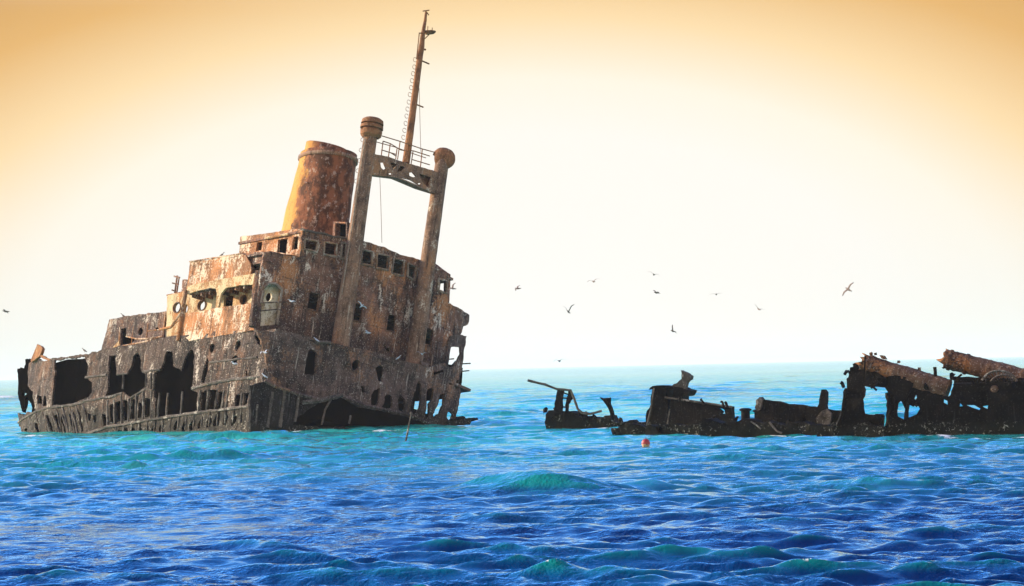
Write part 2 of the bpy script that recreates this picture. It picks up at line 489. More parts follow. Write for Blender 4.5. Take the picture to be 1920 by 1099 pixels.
def plate(th, name, surf, outline, holes, thick, mat, fr=None, rag=.07, grid=.4, dent=.05, step=.22, parent=None, label=None, frames=0.0, hrag=None, off=0.0):
    """steel plate: photo outline carried to a surface of the thing, with real openings, dents and thickness"""
    fr = fr or th.fr
    ax, fn = surf
    oth = [i for i in (0, 1, 2) if i != ax]
    par = lambda pts: np.array([fr.hit(x, y, surf)[oth] for x, y in pts])
    loops = [rough_loop(par(outline), step, rag)] + [rough_loop(par(h), step, rag if hrag is None else hrag) for h in holes]
    vs, es = [], []
    for lp in loops:
        b0 = len(vs)
        vs += [Vector((float(p[0]), float(p[1]))) for p in lp]
        es += [(b0 + i, b0 + (i + 1) % len(lp)) for i in range(len(lp))]
    lo = loops[0].min(0); hi = loops[0].max(0)
    gx, gy = np.meshgrid(np.arange(lo[0], hi[0], grid), np.arange(lo[1], hi[1], grid), indexing='ij')
    gp = np.stack([gx.ravel(), gy.ravel()], 1) + RNG.uniform(-.3, .3, (gx.size, 2)) * grid
    gp = gp[evenodd(gp[:, 0], gp[:, 1], loops)]
    vs += [Vector((float(p[0]), float(p[1]))) for p in gp]
    rv, re, rf, _, _, _ = delaunay_2d_cdt(vs, es, [], 0, 1e-5)
    rv = np.array([(v.x, v.y) for v in rv])
    tri = np.array([f for f in rf if len(f) == 3])
    cen = rv[tri].mean(1)
    tri = tri[evenodd(cen[:, 0], cen[:, 1], loops)]
    used = np.unique(tri); remap = -np.ones(len(rv), int); remap[used] = np.arange(len(used))
    tri = remap[tri]; rv = rv[used]
    sgn = 1.0 if ax == 0 else -1.0          # outward: +l or -t
    F_, B_ = [], []
    sd = _seed[0] * 1.3
    for a, b in rv:
        c = fn(a, b) + sgn * off
        n_ = noise.noise(Vector((a * .5, b * .5, sd))) * dent + noise.noise(Vector((a * 1.6, b * 1.6, sd))) * dent * .5
        if frames: n_ += frames * abs(math.sin(math.pi * a / .85)) ** 2
        p = [0, 0, 0]; p[oth[0]] = a; p[oth[1]] = b
        p[ax] = c + sgn * n_; F_.append(fr.world(p))
        p[ax] = c + sgn * (n_ - thick); B_.append(fr.world(p))
    n = len(rv)
    from collections import Counter
    ed = {}
    for f in tri:
        for i in range(3):
            e = (f[i], f[(i + 1) % 3]); ed[e] = 1
    rim = [(a, b) for (a, b) in ed if (b, a) not in ed]
    faces = [list(f) for f in tri] + [[f[2] + n, f[1] + n, f[0] + n] for f in tri] + [[a + 0, a + n, b + n, b + 0] for a, b in rim]
    return th.mesh(name, F_ + B_, faces, mat, parent, label=label)


def tube_mesh(path, radii, sides=8, jit=0.0):
    path = [np.asarray(p, float) for p in path]
    if not hasattr(radii, '__len__'): radii = [radii] * len(path)
    V, Fc = [], []
    ref = np.array([.31, .2, .93])
    for i, p in enumerate(path):
        d = path[min(i + 1, len(path) - 1)] - path[max(i - 1, 0)]
        d = d / np.linalg.norm(d)
        a = np.cross(d, ref)
        if np.linalg.norm(a) < .1: a = np.cross(d, np.array([1., 0, 0]))
        a /= np.linalg.norm(a); b = np.cross(d, a)
        for k in range(sides):
            an = 2 * math.pi * k / sides
            r = radii[i] * (1 + (random.uniform(-jit, jit) if jit else 0))
            V.append(p + r * (math.cos(an) * a + math.sin(an) * b))
    for i in range(len(path) - 1):
        for k in range(sides):
            Fc.append([i * sides + k, i * sides + (k + 1) % sides, (i + 1) * sides + (k + 1) % sides, (i + 1) * sides + k])
    Fc.append(list(range(sides))[::-1]); Fc.append([len(V) - sides + k for k in range(sides)])
    return V, Fc


def merge(*ms):
    V, Fc = [], []
    for v, f in ms:
        b = len(V); V += list(v); Fc += [[i + b for i in x] for x in f]
    return V, Fc


def bar(th, name, surf, pts, r, mat, fr=None, lift=None, sides=6, jit=.15, parent=None, n=None, label=None):
    """rod, rib or rail laid along photo points on a surface"""
    fr = fr or th.fr
    sgn = 1.0 if surf[0] == 0 else -1.0
    P = []
    for i in range(len(pts) - 1):
        (x0, y0), (x1, y1) = pts[i], pts[i + 1]
        k = n or max(1, int(math.hypot(x1 - x0, y1 - y0) / 7))
        P += [(x0 + (x1 - x0) * j / k, y0 + (y1 - y0) * j / k) for j in range(k)]
    P.append(pts[-1])
    W_ = []
    for x, y in P:
        q = fr.hit(x, y, surf)
        q[surf[0]] += sgn * (r * .5 if lift is None else lift)
        W_.append(fr.world(q))
    return th.mesh(name, *tube_mesh(W_, r, sides, jit), mat, parent, label=label)


def slab(th, name, poly_lt, u0, u1, mat, parent=None, label=None):
    """deck or roof plate given in the thing's own l, t plan"""
    n = len(poly_lt)
    V = [th.fr.world((l, t, u0)) for l, t in poly_lt] + [th.fr.world((l, t, u1)) for l, t in poly_lt]
    Fc = [list(range(n))[::-1], list(range(n, 2 * n))] + [[i, (i + 1) % n, n + (i + 1) % n, n + i] for i in range(n)]
    return th.mesh(name, V, Fc, mat, parent, label=label)


def box(th, name, l0, l1, t0, t1, u0, u1, mat, parent=None, label=None):
    return slab(th, name, [(l0, t0), (l1, t0), (l1, t1), (l0, t1)], u0, u1, mat, parent, label)


# ------------------------------------------------------------------ the stern half of the ship
BEAM = 19.4
SF = Frame(on_water(455, 812), (0.64112828, -0.7638544, 0.07403362), (0.75224593, 0.60641181, -0.2576641))
ship = Thing('shipwreck', SF, 'tall rust brown stern half of a wrecked ship with funnel, twin posts and leaning mast', 'shipwreck')


def camber(t): return 1.5 * (1 - ((t - 9.7) / 9.7) ** 2)
def stern_in(l, u):
    """the side plating turns in toward the stern and flares a little with height"""
    k = max(0.0, -22.0 - l)
    return min(.014 * k * k, .28 * k - 1.4 if k > 10 else 9) + max(0, 4.0 - u) * .03
SIDE = (1, stern_in)
def side(t0): return (1, lambda l, u: t0)
def frontw(dl): return (0, lambda t, u: dl + camber(t))


Z1 = lambda p: Zm(0, 560, 3.664, p)
ZA = lambda p: Zm(20, 640, 5.783, p)
ZB = lambda p: Zm(240, 620, 5.335, p)
ZC = lambda p: Zm(480, 560, 4.225, p)
ZD = lambda p: Zm(680, 640, 5.783, p)
ZE = lambda p: Zm(720, 500, 6.87, p)
ZF = lambda p: Zm(300, 400, 4.58, p)
ZG = lambda p: Zm(500, 420, 4.362, p)
ZH = lambda p: Zm(180, 500, 6.106, p)
Z3 = lambda p: Zm(500, 200, 4.58, p)
ZM = lambda p: Zm(680, 0, 3.435, p)

# hull side with its corroded openings
hull_out = ZA([(195, 240), (240, 205), (300, 190), (370, 212), (440, 185), (470, 178), (600, 170), (800, 145), (850, 130), (920, 113), (1000, 90), (1100, 70), (1200, 50)]) + \
    ZB([(60, 150), (200, 122), (330, 72), (500, 55), (800, 25), (1100, 0), (1225, -12)]) + [(474, 626), (484, 644), (493, 657), (498, 672), (500, 690), (498, 712), (496, 730), (492, 860), (250, 866), (60, 860)] + \
    ZA([(160, 1110), (140, 1040), (110, 960), (88, 880), (150, 820), (270, 755), (240, 560), (185, 470)])
holes = [ZA([(478, 205), (600, 190), (815, 168), (835, 240), (830, 395), (880, 450), (885, 560), (850, 615), (760, 632), (680, 680), (455, 700), (462, 500)]),
         ZA([(292, 590), (335, 600), (340, 690), (292, 670)]), ZA([(357, 600), (390, 590), (395, 705), (357, 705)])]
holes += [Z1(p) for p in (
    [(752, 392), (795, 388), (803, 518), (880, 512), (912, 400), (945, 367), (966, 400), (970, 500), (1010, 520), (1005, 600), (960, 645), (900, 680), (850, 645), (780, 672), (720, 676), (737, 620), (745, 520)],
    [(1108, 488), (1150, 362), (1185, 362), (1192, 470), (1250, 498), (1277, 400), (1310, 337), (1333, 380), (1332, 560), (1318, 622), (1366, 645), (1355, 775), (1150, 805), (1066, 812), (1068, 690), (1054, 625), (1064, 512)],
    [(757, 730), (782, 722), (786, 845), (752, 852)], [(798, 715), (832, 705), (834, 838), (798, 846)], [(845, 705), (880, 700), (884, 832), (846, 838)],
    [(897, 690), (928, 690), (930, 825), (896, 830)], [(950, 720), (978, 715), (978, 815), (950, 820)], [(998, 690), (1036, 690), (1038, 805), (1000, 812)],
    [(1386, 640), (1424, 628), (1414, 772), (1374, 780)], [(1442, 632), (1492, 622), (1474, 764), (1428, 772)], [(1508, 645), (1536, 636), (1518, 755), (1488, 762)],
    [(1622, 660), (1655, 652), (1642, 738), (1612, 743)], [(1680, 652), (1710, 646), (1700, 718), (1672, 743)],
    [(1425, 400), (1440, 420), (1430, 500), (1398, 578), (1381, 570), (1405, 480)],
    [(702, 792), (734, 792), (738, 878), (706, 886)], [(640, 802), (660, 800), (662, 850), (645, 850)], [(602, 785), (622, 800), (618, 842), (604, 830)],
    [(1690, 500), (1702, 502), (1700, 545), (1690, 545)])]
for x, y in ((820, 922), (862, 916), (910, 908), (960, 906), (1010, 900), (1056, 895), (1105, 890)): holes.append(oval(*Z1([(x, y)])[0], 4.4, 7.5, 10))
for x, y in ((1215, 872), (1270, 870), (1325, 866), (1380, 857), (1438, 850), (1486, 842), (1550, 832), (1606, 838)): holes.append(oval(*Z1([(x, y)])[0], 5.0, 10.5, 10, .3))
for x, y, rx, ry in ((1455, 340, 20, 34), (1632, 320, 20, 36), (1612, 420, 22, 30)): holes.append(oval(*Z1([(x, y)])[0], rx / 3.664, ry / 3.664, 10))
for x0, y0, x1, y1 in ((172, 890, 198, 945), (246, 850, 276, 935), (322, 800, 376, 945), (378, 800, 408, 930), (422, 800, 458, 952), (480, 790, 516, 930), (532, 780, 566, 920)):
    holes.append(Z1([(x0 - 9, y0 + 6), (x0 + 12, y0), (x1 + 12, y1 - 5), (x1 - 9, y1)]))
hull = plate(ship, 'hull_side', SIDE, hull_out, holes, .16, M['hull'], rag=.10, grid=.38, dent=.10, frames=.05)
# crusted frames standing in and between the openings
for p in ([(743, 700), (741, 880)], [(788, 700), (790, 860)], [(838, 660), (838, 855)], [(888, 690), (886, 845)], [(940, 660), (935, 840)], [(990, 640), (985, 830)], [(1045, 640), (1040, 820)],
          [(1100, 650), (1085, 822)], [(1156, 650), (1145, 815)], [(1257, 640), (1245, 805)], [(1380, 630), (1362, 785)], [(1435, 625), (1420, 780)], [(1500, 625), (1478, 770)],
          [(1545, 630), (1524, 765)], [(1578, 590), (1552, 765)], [(1665, 650), (1655, 745)], [(1008, 515), (1005, 610)], [(1042, 515), (1040, 620)], [(1065, 510), (1058, 625)], [(850, 520), (846, 620)],
          [(312, 800), (360, 950)], [(362, 790), (420, 945)], [(432, 800), (475, 950)], [(500, 780), (540, 935)]):
    bar(ship, 'hull_frame', SIDE, Z1(p), .085, M['grey'], parent=hull, jit=.3)
for p, r in (([(130, 850), (180, 815), (250, 778), (370, 745), (500, 732), (600, 705), (700, 684), (780, 672), (845, 648)], .10),
             ([(560, 942), (740, 884), (1000, 838), (1250, 800), (1500, 768), (1600, 754), (1790, 735)], .11),
             ([(590, 543), (735, 523)], .09), ([(805, 523), (880, 514)], .08), ([(985, 505), (1105, 488)], .09),
             ([(1325, 618), (1450, 585), (1600, 556), (1800, 540)], .12), ([(1440, 440), (1600, 420), (1770, 404)], .08),
             ([(900, 685), (960, 645), (1010, 620), (1050, 632)], .08), ([(20, 352 + 0), (20, 353)], .01)):
    if r > .02: bar(ship, 'stringer', SIDE, Z1(p), r, M['grey'], parent=hull, jit=.35)
low_x = [560, 740, 1000, 1250, 1500, 1600, 1790]; low_y = [942, 884, 838, 800, 768, 754, 735]
for x in range(800, 1780, 54):
    y = float(np.interp(x, low_x, low_y))
    bar(ship, 'hull_frame', SIDE, Z1([(x, y + 4), (x - 4, y + 40), (x - 10, y + 105)]), .07, M['grey'], parent=hull, jit=.4)
for x in range(200, 600, 46):
    y = float(np.interp(x, [130, 250, 370, 500, 600], [850, 778, 745, 732, 705]))
    bar(ship, 'hull_frame', SIDE, Z1([(x, y + 6), (x + 22, y + 80), (x + 40, y + 190)]), .065, M['grey'], parent=hull, jit=.4)
# stern edge: dark torn transom, and the far side shell
plate(ship, 'transom', (1, lambda l, u: stern_in(l, u) + .5), ZA([(72, 292), (140, 300), (165, 235), (160, 190), (190, 178), (215, 205), (300, 195), (300, 500), (275, 760), (240, 740), (205, 650), (175, 600), (160, 650), (130, 770), (105, 700), (80, 560), (85, 450)]),
      [ZA([(100, 410), (112, 412), (110, 425), (100, 424)]), ZA([(120, 520), (165, 560), (180, 530), (185, 570), (125, 600)])], .3, M['inner'], rag=.12, grid=.5)
plate(ship, 'stern_foot', (1, lambda l, u: stern_in(l, u) + .2), ZA([(78, 780), (110, 790), (150, 800), (180, 765), (230, 780), (290, 750), (250, 860), (160, 1110), (140, 1040), (100, 900)]), [], .3, M['hull'], rag=.1, grid=.5)
plate(ship, 'bent_plate', side(1.0), ZA([(215, 205), (285, 32), (325, 45), (345, 75), (320, 150), (260, 200), (225, 225)]), [], .25, M['mast'], rag=.05)
plate(ship, 'torn_edge', side(.6), ZA([(320, 150), (345, 155), (385, 175), (440, 190), (440, 215), (350, 190), (322, 175)]), [], .2, M['mast'], rag=.06)
hp = SF.hit(*ZA([(140, 900)])[0], SIDE)
# inner skin and decks keep the inside dark
V = []; Fc = []
prof = [(-32.5 + i * 1.5) for i in range(22)]
for l in prof:
    for u in (-3.0, 8.0): V.append(SF.world((l, stern_in(l, 5) + (.55 if l < -26 else 1.1), u + .25 * (u > 0))))
Fc = [[2 * i, 2 * i + 2, 2 * i + 3, 2 * i + 1] for i in range(len(prof) - 1)]
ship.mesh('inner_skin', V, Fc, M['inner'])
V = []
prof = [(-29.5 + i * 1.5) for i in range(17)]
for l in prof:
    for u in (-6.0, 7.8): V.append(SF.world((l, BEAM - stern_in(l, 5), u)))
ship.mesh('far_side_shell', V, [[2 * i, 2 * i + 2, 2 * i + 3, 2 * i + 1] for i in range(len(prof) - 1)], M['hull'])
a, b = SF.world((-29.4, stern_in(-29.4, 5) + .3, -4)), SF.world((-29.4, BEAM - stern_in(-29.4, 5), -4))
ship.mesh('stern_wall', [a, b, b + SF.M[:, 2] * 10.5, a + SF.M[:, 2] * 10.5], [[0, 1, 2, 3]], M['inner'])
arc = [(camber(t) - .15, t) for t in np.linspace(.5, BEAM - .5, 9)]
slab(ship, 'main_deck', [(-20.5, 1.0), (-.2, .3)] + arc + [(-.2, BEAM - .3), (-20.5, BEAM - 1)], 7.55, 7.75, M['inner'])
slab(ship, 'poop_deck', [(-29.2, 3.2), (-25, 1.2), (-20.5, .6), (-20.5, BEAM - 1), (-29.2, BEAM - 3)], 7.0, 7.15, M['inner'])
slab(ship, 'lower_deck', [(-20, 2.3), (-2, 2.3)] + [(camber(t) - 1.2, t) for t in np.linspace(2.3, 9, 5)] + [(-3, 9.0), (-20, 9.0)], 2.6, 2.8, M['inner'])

# promenade deck: bulwark, arcade, recessed cabin wall, boat deck above
plate(ship, 'promenade_bulwark', side(-.06), [(344, 588), (405, 578), (479, 567.5), (476, 619), (403, 631), (337, 643)], [], .14, M['side'], rag=.04, grid=.4, dent=.07)
plate(ship, 'promenade_arcade', side(-.02), ZF([(230, 628), (480, 572), (866, 508), (862, 560), (838, 770), (790, 772), (738, 768), (800, 705), (828, 650), (832, 605), (700, 618), (565, 640), (525, 690), (503, 805), (480, 805), (490, 690), (478, 650), (430, 640), (330, 664), (250, 690), (235, 690)]), [], .16, M['cabin'], rag=.03, grid=.4)
cab = plate(ship, 'cabin_wall', side(1.3), [(314, 554), (349, 546), (353, 530), (420, 515), (494, 498), (492, 605), (468, 632), (309, 655)],
            [oval(332, 577, 6.2, 9.2), oval(378.5, 573, 6.6, 9), ZF([(552, 716), (632, 700), (625, 798), (546, 808)]), oval(456.5, 562.5, 5.6, 7.8), oval(349, 579, 3.5, 8)], .2, M['cabin'], rag=.035, grid=.45)
for cx, cy, rx, ry in ((332, 577, 6.8, 9.8), (378.5, 573, 7.2, 9.7), (456.5, 562.5, 6.2, 8.4)):
    o_ = oval(cx, cy, rx, ry, 16)
    bar(ship, 'porthole_rim', side(1.3), o_ + [o_[0]], .05, M['front'], parent=cab, n=1)
slab(ship, 'boat_deck', [(-10.3, .0), (-.1, .0)] + arc + [(-.2, BEAM - .3), (-10.3, BEAM - .6)], 11.7, 11.9, M['front'])
for i in range(9):
    box(ship, 'deck_beam', -9.6 + i * 1.1, -9.45 + i * 1.1, .2, 2.25, 11.35, 11.7, M['front'])
bar(ship, 'corner_post', side(-.1), [(489, 510), (485, 540), (478, 614)], .33, M['front'], sides=8)
bar(ship, 'aft_pillar', side(-.05), [(350, 545), (346, 572), (343, 590), (335, 640)], .16, M['side'], sides=7)
bar(ship, 'brace_pipe', side(.0), ZF([(200, 830), (160, 890), (100, 978), (0, 1000)]), .09, M['side'])
plate(ship, 'boat_deck_bulwark', side(.02), ZF([(256, 418), (690, 350), (735, 360), (772, 430), (778, 490), (768, 540), (868, 506), (866, 530), (500, 590), (230, 640)]), [], .14, M['side'], rag=.04, grid=.4, dent=.07)
plate(ship, 'bridge_wing_side', side(.35), ZF([(690, 346), (900, 326), (938, 400), (936, 500), (880, 524), (866, 512), (780, 535), (775, 430), (735, 360)]), [ZF([(790, 440), (925, 420), (932, 490), (800, 525)])], .2, M['front'], rag=.04)
plate(ship, 'bridge_wing_back', side(1.6), ZF([(760, 420), (950, 400), (950, 520), (770, 545)]), [], .1, M['inner'], rag=.02)
plate(ship, 'wing_awning', side(-.1), ZF([(795, 428), (905, 405), (925, 412), (800, 442)]), [], 1.0, M['front'], rag=.03)
slab(ship, 'bridge_deck', [(-10.1, .1), (-.2, .1)] + arc + [(-.2, BEAM - 1.5), (-10.1, BEAM - 1.5)], 13.75, 13.9, M['front'])
# wheelhouse
wh = plate(ship, 'wheelhouse_side', side(2.6), ZF([(690, 200), (1000, 160), (1225, 128), (1207, 372), (1090, 352), (905, 328), (680, 352)]),
           [ZF([(835, 250), (880, 245), (870, 318), (822, 325)]), ZF([(1012, 228), (1096, 212), (1082, 344), (1006, 334)]), ZF([(1146, 204), (1190, 194), (1180, 308), (1130, 318)])], .2, M['side'], rag=.03, grid=.4)
bar(ship, 'sun_visor', side(2.5), ZF([(910, 216), (1105, 182)]), .10, M['cabin'], parent=wh)
whl = SF.hit(*ZF([(690, 200)])[0], side(2.6))[0]
u_roof = 16.25
slab(ship, 'wheelhouse_roof', [(whl, 2.5), (camber(2.6) - .1, 2.5)] + [(camber(t) - .12, t) for t in np.linspace(3.2, 16.8, 9)] + [(whl, 16.9)], u_roof - .3, u_roof - .12, M['front'])
box(ship, 'wheelhouse_back', whl, whl + .15, 2.7, 16.8, 13.9, 15.95, M['front'])
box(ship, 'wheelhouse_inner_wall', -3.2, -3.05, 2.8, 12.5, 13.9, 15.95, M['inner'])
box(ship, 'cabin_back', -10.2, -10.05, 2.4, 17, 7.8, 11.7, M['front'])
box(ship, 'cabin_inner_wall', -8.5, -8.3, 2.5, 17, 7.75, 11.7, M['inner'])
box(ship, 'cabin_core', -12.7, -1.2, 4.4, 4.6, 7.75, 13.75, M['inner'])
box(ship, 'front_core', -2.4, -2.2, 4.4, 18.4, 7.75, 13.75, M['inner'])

# curved front of the superstructure
fo = ZG([(292, 38), (420, 65), (540, 95), (670, 118), (790, 140), (950, 190), (1100, 250), (1240, 290), (1360, 350), (1492, 415)]) + \
    ZE([(838, 300), (825, 470), (950, 530), (1110, 620), (1096, 745), (1035, 765), (1010, 850)]) + [(860, 630), (846, 636), (838, 655), (836, 694), (745, 692), (600, 662), (478, 628), (484, 560), (488, 515), (497, 472), (530, 477), (561, 481)]
wins = [ZG(p) for p in ([(312, 120), (418, 145), (410, 232), (308, 205)], [(468, 145), (575, 165), (568, 270), (465, 245)], [(615, 150), (655, 160), (640, 285), (605, 280)], [(785, 210), (862, 228), (860, 345), (768, 322)],
        [(900, 238), (998, 264), (992, 380), (895, 358)], [(1035, 278), (1120, 302), (1112, 425), (1022, 400)], [(1155, 322), (1226, 347), (1206, 458), (1150, 430)])] + \
       [ZE([(628, 95), (652, 112), (640, 262), (604, 250)]), ZE([(700, 150), (802, 186), (800, 345), (692, 305)])]
mids = [ZG([(345, 550), (432, 575), (412, 715), (325, 690)]), ZG([(720, 640), (790, 665), (770, 805), (700, 785)]), ZG([(990, 730), (1060, 750), (1050, 885), (970, 870)]), ZG([(1295, 845), (1360, 865), (1345, 1000), (1270, 980)])]
arch = ZF([(888, 640), (930, 603), (988, 606), (1043, 655), (1030, 760), (1000, 958), (862, 968), (868, 760)])
torn = [ZD([(222, 40), (240, 32), (258, 82), (300, 62), (310, 100), (280, 122), (245, 90)])]
fw = plate(ship, 'front_wall', frontw(0), fo, wins + mids + [arch] + torn, .2, M['front'], rag=.05, grid=.35, dent=.17, hrag=.03)
for wp in wins[:7] + [wins[8]]:
    bar(ship, 'window_frame', frontw(0), wp + [wp[0]], .085, M['frame'], parent=fw, n=4, jit=.45)
for wp in mids:
    bar(ship, 'window_frame', frontw(0), wp + [wp[0]], .07, M['front'], parent=fw, n=2)
plate(ship, 'recess_wall', frontw(-.6), ZF([(840, 590), (1080, 590), (1060, 990), (830, 990)]), [oval(*ZF([(936, 720)])[0], 5.6, 8.2)], .15, M['cream'], rag=.02)
bar(ship, 'recess_edge', frontw(0), ZF([(868, 770), (888, 640), (930, 603), (988, 606), (1043, 655), (1030, 760), (1000, 955)]), .11, M['frame'])
for p in ([(880, 770), (1090, 760)], [(870, 838), (1010, 824)], [(1010, 824), (1125, 858)]): bar(ship, 'handrail', frontw(.15), ZF(p), .045, M['front'])
plate(ship, 'roof_edge', frontw(.12), ZG([(292, 36), (420, 62), (540, 93), (670, 112), (670, 122), (540, 104), (420, 75), (300, 52)]), [], .35, M['grey'], rag=.05)
# far wheelhouse and deck ends on the low side
plate(ship, 'wheelhouse_far_side', side(17.0), [(812, 492), (842, 514), (840, 568), (800, 560), (700, 540), (700, 470)], [ZE([(712, 215), (772, 205), (768, 318), (700, 300)])], .15, M['front'], rag=.02)

# lower bulkhead, stepped forward of the superstructure
bo = [(479, 618), (540, 626), (590, 640), (640, 647), (690, 657), (745, 673), (800, 688), (836, 680), (840, 648), (846, 630), (864, 626), (876, 630), (873, 646)] + ZD([(1085, 260), (1062, 380), (1055, 440), (1058, 560), (1050, 680), (1015, 800), (1000, 860), (980, 1100), (870, 1100)]) + \
    [(827, 809), (801, 794), (766, 780), (710, 770), (680, 765), (655, 754), (636, 744), (600, 755), (560, 745), (510, 729), (496, 717), (500, 690), (494, 657)]
bh = [ZC([(410, 435), (430, 406), (460, 404), (486, 440), (480, 590), (468, 605), (392, 600), (400, 520)]), oval(666.3, 684.8, 7.6, 10.2),
      ZD([(137, 290), (190, 262), (228, 292), (224, 380), (205, 438), (166, 430), (150, 370)]), ZD([(100, 590), (150, 512), (188, 500), (182, 600), (150, 690), (95, 690)]),
      ZD([(208, 705), (222, 672), (235, 600), (275, 570), (318, 600), (325, 690), (312, 735), (210, 738)]), ZD([(380, 640), (428, 588), (462, 640), (448, 775), (392, 770)]),
      ZD([(572, 480), (605, 432), (635, 480), (625, 640), (590, 785), (525, 785), (540, 640)]), ZD([(690, 525), (735, 500), (768, 530), (760, 620), (720, 680), (684, 852), (664, 800), (688, 680)]),
      ZD([(840, 580), (890, 560), (875, 680), (830, 790), (800, 800), (772, 842), (764, 800), (815, 690)]), ZD([(922, 775), (950, 758), (980, 790), (966, 850), (932, 862), (916, 820)]),
      ZD([(960, 62), (1072, 52), (1070, 140), (1040, 200), (975, 262), (1010, 268), (930, 288), (944, 150)]), oval(*ZD([(956, 450)])[0], 3, 4.2), oval(*ZD([(1032, 446)])[0], 2.2, 3.6), oval(*ZD([(1018, 498)])[0], 3.6, 2.8),
      ZD([(620, 212), (716, 240), (700, 282), (640, 280)]), ZC([(835, 690), (865, 690), (860, 735), (840, 740)]), ZC([(1, 2), (3, 2), (3, 4)])]
bk = plate(ship, 'hull_bulkhead', frontw(1.8), bo, bh[:-1], .2, M['bulkhead'], rag=.09, grid=.4, dent=.14)
rim = oval(666.3, 684.8, 8.2, 10.9, 16)
bar(ship, 'porthole_rim', frontw(1.8), rim + [rim[0]], .06, M['bulkhead'], parent=bk, n=1)
bar(ship, 'brace_strut', frontw(1.4), ZD([(985, 190), (930, 196)]), .05, M['front'], parent=bk)
bar(ship, 'ledge_rail', frontw(1.85), [(590, 641), (618, 643)], .14, M['grey'], parent=bk)
for p in ([(1085, 245), (1165, 240)], [(1080, 326), (1150, 318)]): bar(ship, 'bent_rod', frontw(1.6), ZD(p), .05, M['front'], parent=bk)
bar(ship, 'bent_rod', frontw(1.9), ZD([(770, 350), (860, 322)]), .09, M['inner'], parent=bk)
slab(ship, 'ledge', [(1.85 + camber(t), t) for t in np.linspace(.2, 18.8, 10)] + [(camber(t) - .1, t) for t in np.linspace(18.8, .2, 10)], 7.55, 7.75, M['bulkhead'])
plate(ship, 'inner_dark_plate', frontw(-.3), [(500, 640), (680, 650), (868, 690), (864, 738), (840, 748), (800, 752), (760, 752), (705, 752), (690, 764), (640, 770), (560, 800), (490, 800)], [], .2, M['inner'], rag=.05)  # near-black plate added so the upper openings read dark
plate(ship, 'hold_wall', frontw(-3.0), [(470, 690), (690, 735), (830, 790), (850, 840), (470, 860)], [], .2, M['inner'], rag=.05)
# bottom plating with the torn cavern under the break
bp_ = plate(ship, 'bottom_plating', frontw(2.7), [(470, 722), (497, 714), (512, 725), (560, 741), (598, 753), (578, 768), (556, 785), (548, 797), (600, 801), (700, 801), (780, 803), (832, 809), (850, 840), (470, 862)], [], .25, M['belly'], rag=.10, dent=.12)
for p, r in (([(130, 740), (90, 1020)], .10), ([(226, 720), (186, 1020)], .12), ([(342, 745), (306, 975)], .10), ([(8, 840), (-4, 990)], .08), ([(590, 800), (545, 880), (518, 1000)], .07), ([(748, 925), (735, 990)], .07)):
    bar(ship, 'hull_frame', frontw(2.75), ZC(p), r, M['grey'], parent=bp_, jit=.3)
bar(ship, 'broken_beam', frontw(2.8), [(566, 755), (600, 751), (641, 741)], .17, M['grey'], sides=5)
bar(ship, 'broken_beam', frontw(2.2), [(636, 741), (680, 760), (766, 779), (801, 793), (829, 807)], .16, M['bulkhead'], sides=5)
bar(ship, 'broken_beam', frontw(2.8), [(495, 714), (512, 723), (560, 740), (600, 750)], .15, M['bulkhead'], sides=5)
plate(ship, 'torn_plate', frontw(2.6), ZC([(70, 560), (160, 640), (240, 700), (240, 720), (130, 700), (60, 700), (40, 640)]), [], .4, M['bulkhead'], rag=.12)
plate(ship, 'end_stub', frontw(2.4), [(832, 830), (834, 800), (846, 789), (860, 785), (868, 781), (875, 785), (895, 783), (896, 787), (881, 792), (878, 803), (874, 830)], [], .9, M['wet'], rag=.10)

# funnel: ochre paint aft; rust and painted-in shade on the forward face
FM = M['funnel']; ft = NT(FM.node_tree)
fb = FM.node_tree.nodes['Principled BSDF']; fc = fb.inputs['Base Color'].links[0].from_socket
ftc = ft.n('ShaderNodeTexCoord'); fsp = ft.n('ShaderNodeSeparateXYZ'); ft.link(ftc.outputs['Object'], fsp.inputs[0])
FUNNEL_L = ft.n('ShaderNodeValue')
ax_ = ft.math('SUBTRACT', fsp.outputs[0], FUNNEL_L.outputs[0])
rust_shade = ft.mapr(ft.math('ADD', ax_, ft.math('MULTIPLY', ft.noise(ftc.outputs['Object'], .8, 5., .65), 3.4)), 1.7, 2.4)
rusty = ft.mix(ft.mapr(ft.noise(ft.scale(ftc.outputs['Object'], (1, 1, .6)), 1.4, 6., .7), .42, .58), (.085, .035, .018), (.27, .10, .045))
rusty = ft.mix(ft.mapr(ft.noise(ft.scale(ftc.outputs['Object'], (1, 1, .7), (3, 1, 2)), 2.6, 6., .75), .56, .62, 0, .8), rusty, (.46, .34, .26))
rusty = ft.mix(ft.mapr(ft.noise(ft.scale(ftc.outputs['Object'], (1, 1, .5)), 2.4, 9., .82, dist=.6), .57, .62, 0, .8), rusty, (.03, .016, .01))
ft.link(ft.mix(rust_shade, fc, rusty), fb.inputs['Base Color'])
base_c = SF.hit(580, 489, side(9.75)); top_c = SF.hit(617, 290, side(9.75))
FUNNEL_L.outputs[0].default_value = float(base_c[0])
def funnel_ring(f, al, at, n=40, extra=0.0):
    c = base_c + (top_c - base_c) * f
    out = []
    for k in range(n):
        a = 2 * math.pi * k / n
        dn = 1 + .035 * noise.noise(Vector((math.cos(a) * 2, math.sin(a) * 2, f * 5)))     # dents
        out.append(SF.world((c[0] + al * dn * math.cos(a), c[1] + at * dn * math.sin(a), c[2] + extra)))
    return out
def loft(rings, cap=True):
    n = len(rings[0]); V = [p for r in rings for p in r]
    Fc = [[i * n + k, i * n + (k + 1) % n, (i + 1) * n + (k + 1) % n, (i + 1) * n + k] for i in range(len(rings) - 1) for k in range(n)]
    if cap: Fc.append([len(V) - n + k for k in range(n)])
    return V, Fc
